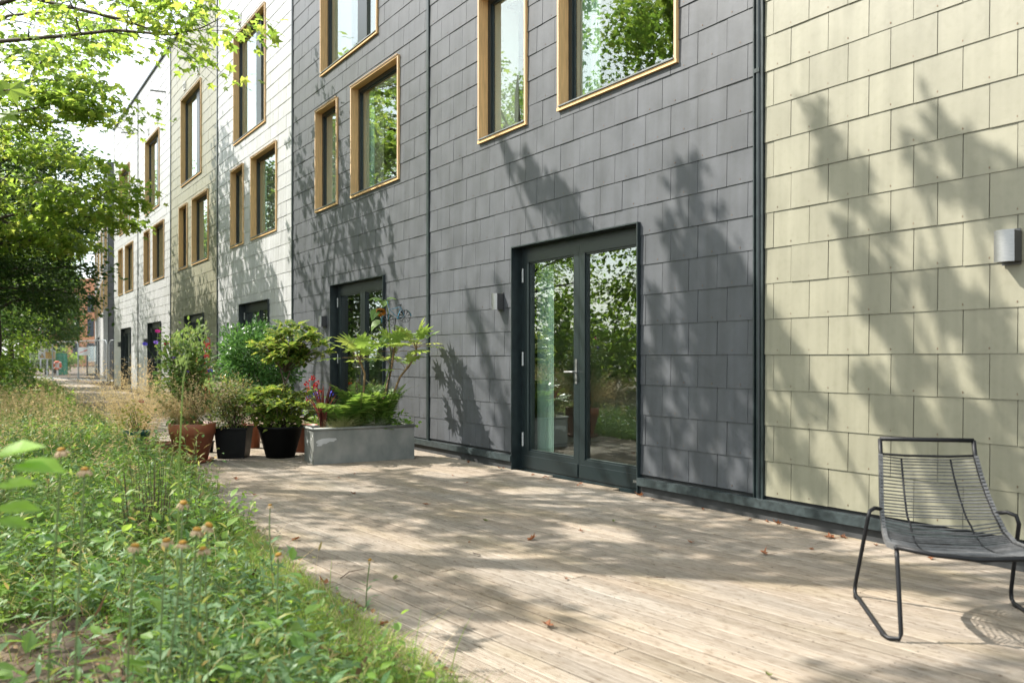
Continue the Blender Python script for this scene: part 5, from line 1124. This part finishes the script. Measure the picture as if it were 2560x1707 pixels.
# white sign on the fence with a red pointing arrow
M['signwhite'] = mat('white_sign', (.72,.72,.74), .5); M['signyellow'] = mat('yellow_sign', (.62,.36,.03), .5); M['ink'] = mat('black_ink', (.02,.02,.02), .6); M['signred'] = mat('red_mark', (.60,.10,.05), .5)
q = P(210, 878, 40.3); sg = thing('fence_sign', 'white rectangular sign with a red slanting arrow, tied to the wire fence', 'sign', tuple(q), -TH - .1); b = MB(); b.box(-.29, .29, 0, .006, -.19, .19); b.build('board', M['signwhite'], sg)
b = MB(); b.poly([(-.22,-.002,-.075),(-.16,-.002,-.075),(.02,-.002,.0),(.03,-.002,.02),(.0,-.002,.02),(-.18,-.002,-.045)], [(0,1,2,3,4,5)]); b.poly([(.03,-.002,-.02),(.16,-.002,.03),(.20,-.002,.08),(.12,-.002,.08),(.0,-.002,.035)], [(0,1,2,3,4)]); b.poly([(-.25,-.002,-.11),(-.235,-.002,-.11),(-.205,-.002,-.02),(-.22,-.002,-.02)], [(0,1,2,3)]); b.build('arrow', M['signred'], sg)
def text(s, size, loc, parent, m, name='lettering', ax='CENTER'):
    cu = bpy.data.curves.new(name, 'FONT'); cu.body = s; cu.size = size; cu.align_x = ax; cu.extrude = .001
    o = bpy.data.objects.new(name, cu); COL.objects.link(o); o.parent = parent; o.location = loc; o.rotation_euler = (R(90), 0, 0); cu.materials.append(m)
    me = bpy.data.meshes.new_from_object(o.evaluated_get(bpy.context.evaluated_depsgraph_get())); p = MB(); ob = bpy.data.objects.new(name, me); COL.objects.link(ob)
    ob.parent = parent; ob.location = loc; ob.rotation_euler = (R(90), 0, 0); bpy.data.objects.remove(o); return ob
q = P(117, 885, 56.0); ws = thing('warning_sign', 'grey and yellow deep water warning sign on two posts beyond the dry grass', 'sign', (q.x, q.y, 0), -TH)
hw, zt, zb = .57, q.z+.36, q.z-.33
b = MB(); b.box(-hw, hw, 0, .02, zb, zt); b.build('board', M['signwhite'], ws)
b = MB(); b.box(-.09, hw-.05, -.008, -.001, zb+.03, zt-.20); b.build('yellow_panel', M['signyellow'], ws)
b = MB(); b.poly([(-.50,-.006,zb+.07),(-.13,-.006,zb+.07),(-.315,-.006,zb+.40)], [(0,1,2)]); b.build('triangle', M['ink'], ws)
b = MB(); b.poly([(-.445,-.009,zb+.10),(-.185,-.009,zb+.10),(-.315,-.009,zb+.335)], [(0,1,2)]); b.build('triangle_face', M['signyellow'], ws)
b = MB(); b.poly([(-.325,-.012,zb+.12),(-.295,-.012,zb+.12),(-.29,-.012,zb+.26),(-.33,-.012,zb+.26)], [(0,1,2,3)]); b.build('exclamation_mark', M['ink'], ws)
text('CITU', .15, (.04,-.004,zt-.15), ws, M['ink']); text('Warning', .135, (.21,-.011,zt-.31), ws, M['ink']); text('Deep', .125, (.21,-.011,zt-.43), ws, M['ink']); text('water', .12, (.21,-.011,zt-.555 if zt-.555 > zb+.04 else zb+.05), ws, M['ink'])
for x in (-.45, .0):
    b = MB(); b.box(x-.04, x+.04, .022, .08, -.1, zt-.05); b.build('post', M['galv'], ws)
M['buoy'] = mat('orange_buoy', (.62,.11,.035), .5, noise=.15, nscale=20)
q = P(143, 913, 60); lb_ = thing('lifebuoy', 'orange lifebuoy hanging on a grey post right of the warning sign', 'lifebuoy', tuple(q), -TH); b = MB(); k = 32
b.tube([(.25*math.cos(2*math.pi*i/k), 0, .25*math.sin(2*math.pi*i/k)) for i in range(k+1)], .075, 10, cap=False); b.build('ring', M['buoy'], lb_, smooth=True)
b = MB()
for i in range(4): a = math.pi/4 + i*math.pi/2; b.obox((.25*math.cos(a),0,.25*math.sin(a)), (.078*math.cos(a),0,.078*math.sin(a)), (0,.078,0), (-.03*math.sin(a),0,.03*math.cos(a)))
b.build('band', M['white_plastic'], lb_)
pt_ = thing('buoy_post', 'grey board on a post behind the orange lifebuoy', 'post', (q.x+.03, q.y+.12, 0), -TH); b = MB(); b.obox((0,0,q.z*.5), (.05,0,0), (0,.04,0), (0,0,q.z*.5+.15)); b.build('post', M['galv'], pt_); b = MB(); b.obox((0,-.045,q.z), (.12,0,0), (0,.004,0), (0,0,.20)); b.build('board', M['signwhite'], pt_)
M['greensheet'] = mat('green_sheet', (.015,.19,.11), .5, noise=.2)
q = P(149, 905, 63); gsht = thing('green_sheet', 'leaning green plastic sheet behind the lifebuoy', 'sheet', (q.x, q.y, 0), -TH); b = MB(); n = 12; V = []
for i in range(n+1):
    x = -.42 + .84*i/n
    for j, zz in enumerate((-.05, .7, 1.55)): V.append((x + .10*(2-j), .05*math.sin(i*1.3) + .15*j, zz))
fs = [(3*i+j, 3*i+3+j, 3*i+4+j, 3*i+1+j) for i in range(n) for j in range(2)]; V2 = [(x, y+.02, z) for x, y, z in V]; b.poly(V, fs); b.poly(V2, [tuple(reversed(f)) for f in fs]); b.build('sheet', M['greensheet'], gsht)
# open glazed door of the farther terrace
q = P(216, 939, 55); q2 = P(244, 939, 55); q.z = q2.z = 0
od = thing('open_glass_door', 'open black framed glass door standing out from the farther terrace', 'door', tuple(q), math.atan2(q2.y-q.y, q2.x-q.x)); L = (q2-q).length; b = MB(); b.box(0, .08, 0, .05, .02, 2.05); b.box(L-.08, L, 0, .05, .02, 2.05); b.box(.08, L-.08, 0, .05, .02, .16); b.box(.08, L-.08, 0, .05, 1.96, 2.05); b.build('frame', M['frame'], od)
b = MB(); b.box(.07, L-.07, .022, .028, .14, 1.98); b.build('pane', M['glass'], od); b = MB(); b.tube([(.05,-.04,1.0),(.20,-.04,1.0)], .012, 8); b.build('handle', M['steel'], od)
b = MB(); b.tube([(0,0,0),(0,0,4.6)], .05, 8); wp = thing('white_pole', 'slim white pole among the trees behind the warning sign', 'pole', tuple(P(101, 860, 62).xy) + (0,)); b.build('pole', M['signwhite'], wp)
b = MB(); b.ball((0,0,4.66), .09, 10); b.build('cap', M['signwhite'], wp)
# terracotta block far behind the trees
M['brick'] = mat('far_orange_brick', (.46,.22,.12), .85, noise=.15, nscale=2); M['darkwin'] = mat('far_dark_window', (.02,.03,.045), .2)
q = P(212, 895, 125); fb = thing('brick_building', 'orange brick building with dark tall windows far beyond the trees', 'building', (q.x, q.y, 0), -TH+.1); b = MB(); b.box(-9, 9, 0, 12, 0, 13); b.build('wall', M['brick'], fb)
for k in range(8):
    for z in (.8, 4.4, 8.0): b = MB(); b.box(-8+k*2.1, -7.1+k*2.1, -.06, .02, z, z+2.6); b.build('window', M['darkwin'], fb)

# ------------------------------------------------------------------ lounge chair of black steel tube and grey cord
M['cord'] = mat('grey_cord', (.085,.085,.085), .6, noise=.3, nscale=40); M['chairtube'] = mat('black_powder_coat', (.007,.007,.008), .5, spec=.3)
co = Vector((3.979, 2.314, 0)); chs = thing('lounge_chair', 'black tube lounge chair strung with grey cord on the deck', 'chair', tuple(co))
wv = Vector((.711, -.703, 0)); fv = Vector((-.703, -.711, 0))
def lc(w, f, z): return wv*w + fv*f + Vector((0, 0, z))
railh = [(.217,-.080,.773), (.218,-.060,.700), (.226,-.015,.615), (.238,.045,.525), (.250,.110,.450), (.261,.195,.380), (.272,.290,.345), (.288,.420,.347), (.302,.550,.368), (.306,.632,.380)]
railL = [lc(-w, f, z) for w, f, z in railh]; railR = [lc(w, f, z) for w, f, z in railh]
fr_ = MB(); fr_.tube(railL, .0105, 9); fr_.tube(railR, .0105, 9); fr_.tube([railL[0], railR[0]], .0110, 9); fr_.tube([railL[1], lc(-.1,-.075,.692), lc(.1,-.075,.692), railR[1]], .006, 8)
fr_.tube([railL[-1], lc(-.17,.672,.362), lc(0,.682,.352), lc(.17,.672,.362), railR[-1]], .0105, 9); fr_.build('frame', M['chairtube'], chs, smooth=True)
for sg in (-1, 1):
    l = MB(); l.tube([lc(sg*.250,.110,.450), lc(sg*.290,.150,.462), lc(sg*.318,.175,.452), lc(sg*.328,.180,.415), lc(sg*.352,.015,.06), lc(sg*.355,.015,.025), lc(sg*.356,.04,.012), lc(sg*.362,.66,.012), lc(sg*.350,.692,.012), lc(sg*.312,.700,.013), lc(sg*.304,.696,.035), lc(sg*.306,.640,.335), lc(sg*.304,.625,.366)], .0095, 9); lo_ = l.build('leg', M['chairtube'], chs, smooth=True)
    k = MB()
    for f in (.06, .62): k.obox(lc(sg*.358, f, .006), wv*.010, fv*.018, Vector((0,0,.006)))
    k.build('foot_cap', M['blackmetal'], lo_)
def rail_at(rail, f):
    x = f*(len(rail)-1); i = min(int(x), len(rail)-2); return rail[i].lerp(rail[i+1], x-i)
def strung(f0, f1, n, nm):
    c = MB(); kn = []
    for k in range(n):
        f = f0 + (f1-f0)*k/(n-1); a, e = rail_at(railL, f), rail_at(railR, f); sag = -.045 if f < .5 else -.022
        d = (fv*-.8 + Vector((0,0,-.3))) * (-sag) if f < .5 else Vector((0,0,sag))
        i1, i2 = a.lerp(e, .24) + d, a.lerp(e, .76) + d; kn += [(i1, i2)]
        jz_ = Vector((0,0,rs.uniform(-.005,.004))); c.tube([a, i1 + jz_*.6, a.lerp(e, .5)+d*1.05+jz_, i2 + jz_*.5, e], .0034, 5); c.tube([a + (e-a).normalized()*.008, a - (e-a).normalized()*.010], .013, 7); c.tube([e - (e-a).normalized()*.008, e + (e-a).normalized()*.010], .013, 7)
    ob_ = c.build(nm, M['cord'], chs)
    for j in (0, 1): r = MB(); r.tube([q[j] for q in kn], .0048, 6); r.build('tie_rope', M['chairtube'], ob_)
strung(.125, .56, 23, 'backrest'); strung(.585, .985, 27, 'seat')

# ------------------------------------------------------------------ fallen leaves
M['dryleaf'] = leafmat('dry_fallen_leaf', [(.16,.055,.02), (.26,.09,.03), (.20,.075,.03), (.34,.15,.05)], .2, (.5,1,1.3), rough=.7); M['greenfall'] = leafmat('green_fallen_leaf', [(.08,.11,.03), (.16,.17,.05)], .2, (.5,1,1.3))
rl = random.Random(8)
def curled(seed, tmpl, m, size):
    r = random.Random(seed); b = MB(); tv = [(x*size, (y-.4)*size, abs(x)*size*r.uniform(.3,1.0) + (y-.4)**2*size*r.uniform(.2,.9) + .003) for x, y, z in tmpl[0]]; b.poly(tv, tmpl[1]); b.tube([(0,-.35*size,.004),(0,-.7*size,.010)], .0012, 4); return b.build('fallen_leaf', m)
protoL = [curled(k, MAPLE if k < 4 else OVAL, M['dryleaf'] if k != 5 else M['greenfall'], [.085,.07,.06,.075,.055,.06][k]) for k in range(6)]
pxs = [(1330,1350,0,'curled rust brown leaf lying alone in the middle of the deck'), (960,1562,1,'dark curled leaf on the near deck, left of centre'), (1370,1566,3,'dark shrivelled leaf at the bottom centre of the deck'), (1213,1303,5,'greenish leaf on the deck straight below the glass door'), (1535,1305,5,'small green leaf right of centre on the deck'),
       (1895,1291,0,'larger brown leaf against the plinth near the pipe channel'), (1951,1294,2,'pale tan leaf by the plinth, just right of the pipe channel'), (2030,1316,0,'rust leaf beside the plinth of the lime green wall'), (2075,1345,1,'small star shaped leaf on the deck left of the lounge chair'), (1910,1385,2,'little brown leaf out on the boards left of the chair'), (1600,1240,0,'tan leaf at the foot of the door frame'), (740,1350,1,'brown leaf at the ragged left edge of the deck'), (590,1199,0,'orange leaf on the boards before the terracotta pot'), (1065,1262,4,'yellow green leaf standing on edge left of centre'), (990,1450,5,'green leaf on the left of the near deck'), (810,1460,3,'pale leaf by the grass at the deck edge'), (1920,1690,5,'dark green leaf at the bottom right of the deck')]
used = set()
def place(k, x, y, lb, s=1.0):
    o = protoL[k] if k not in used else protoL[k].copy()
    if k in used: COL.objects.link(o)
    used.add(k); o.location = (x, y, .002); o.rotation_euler = (rl.uniform(-.25,.25), rl.uniform(-.25,.25), rl.uniform(0,6.28)); o.scale = (s,)*3; tag(o, lb, 'leaf', 'fallen leaves on the deck')
for (px, py, k, lb) in pxs:
    q = G(px, py); place(k, q.x, min(q.y, 60), lb, rl.uniform(.85, 1.15))
for i in range(34):
    if i < 20: y = rl.uniform(2.6, 9.5); x = D - .06 - abs(rl.gauss(0, .05)); lb = 'dry brown leaf blown against the wall foot'
    else: y = rl.uniform(2.8, 9.0); x = rl.uniform(float(edge_x(y))+.2, 4.6); lb = 'tiny dry leaf scattered on the open deck'
    place(rl.choice((0,1,2,4)), x, y, lb, rl.uniform(.35, .7) if i >= 20 else rl.uniform(.5, .95))
for k in range(6):
    if k not in used: bpy.data.objects.remove(protoL[k])
# thin twigs on the deck
for i, (px, py, l, lb) in enumerate(((880,1435,.22,'bent dark twig near the deck edge'), (1190,1385,.10,'short twig on the boards left of the rust leaf'), (1640,1445,.10,'little twig right of centre on the deck'))):
    q = G(px, py); t = MB(); t.tube([(-l/2,0,.006), (0,.02,.012), (l/2,-.01,.006)], [.003,.0025,.0015], 5); o = t.build('fallen_twig', M['twig'], loc=(q.x, q.y, 0)); o.rotation_euler = (0,0,.6+i); tag(o, lb, 'twig', 'twigs on the deck')
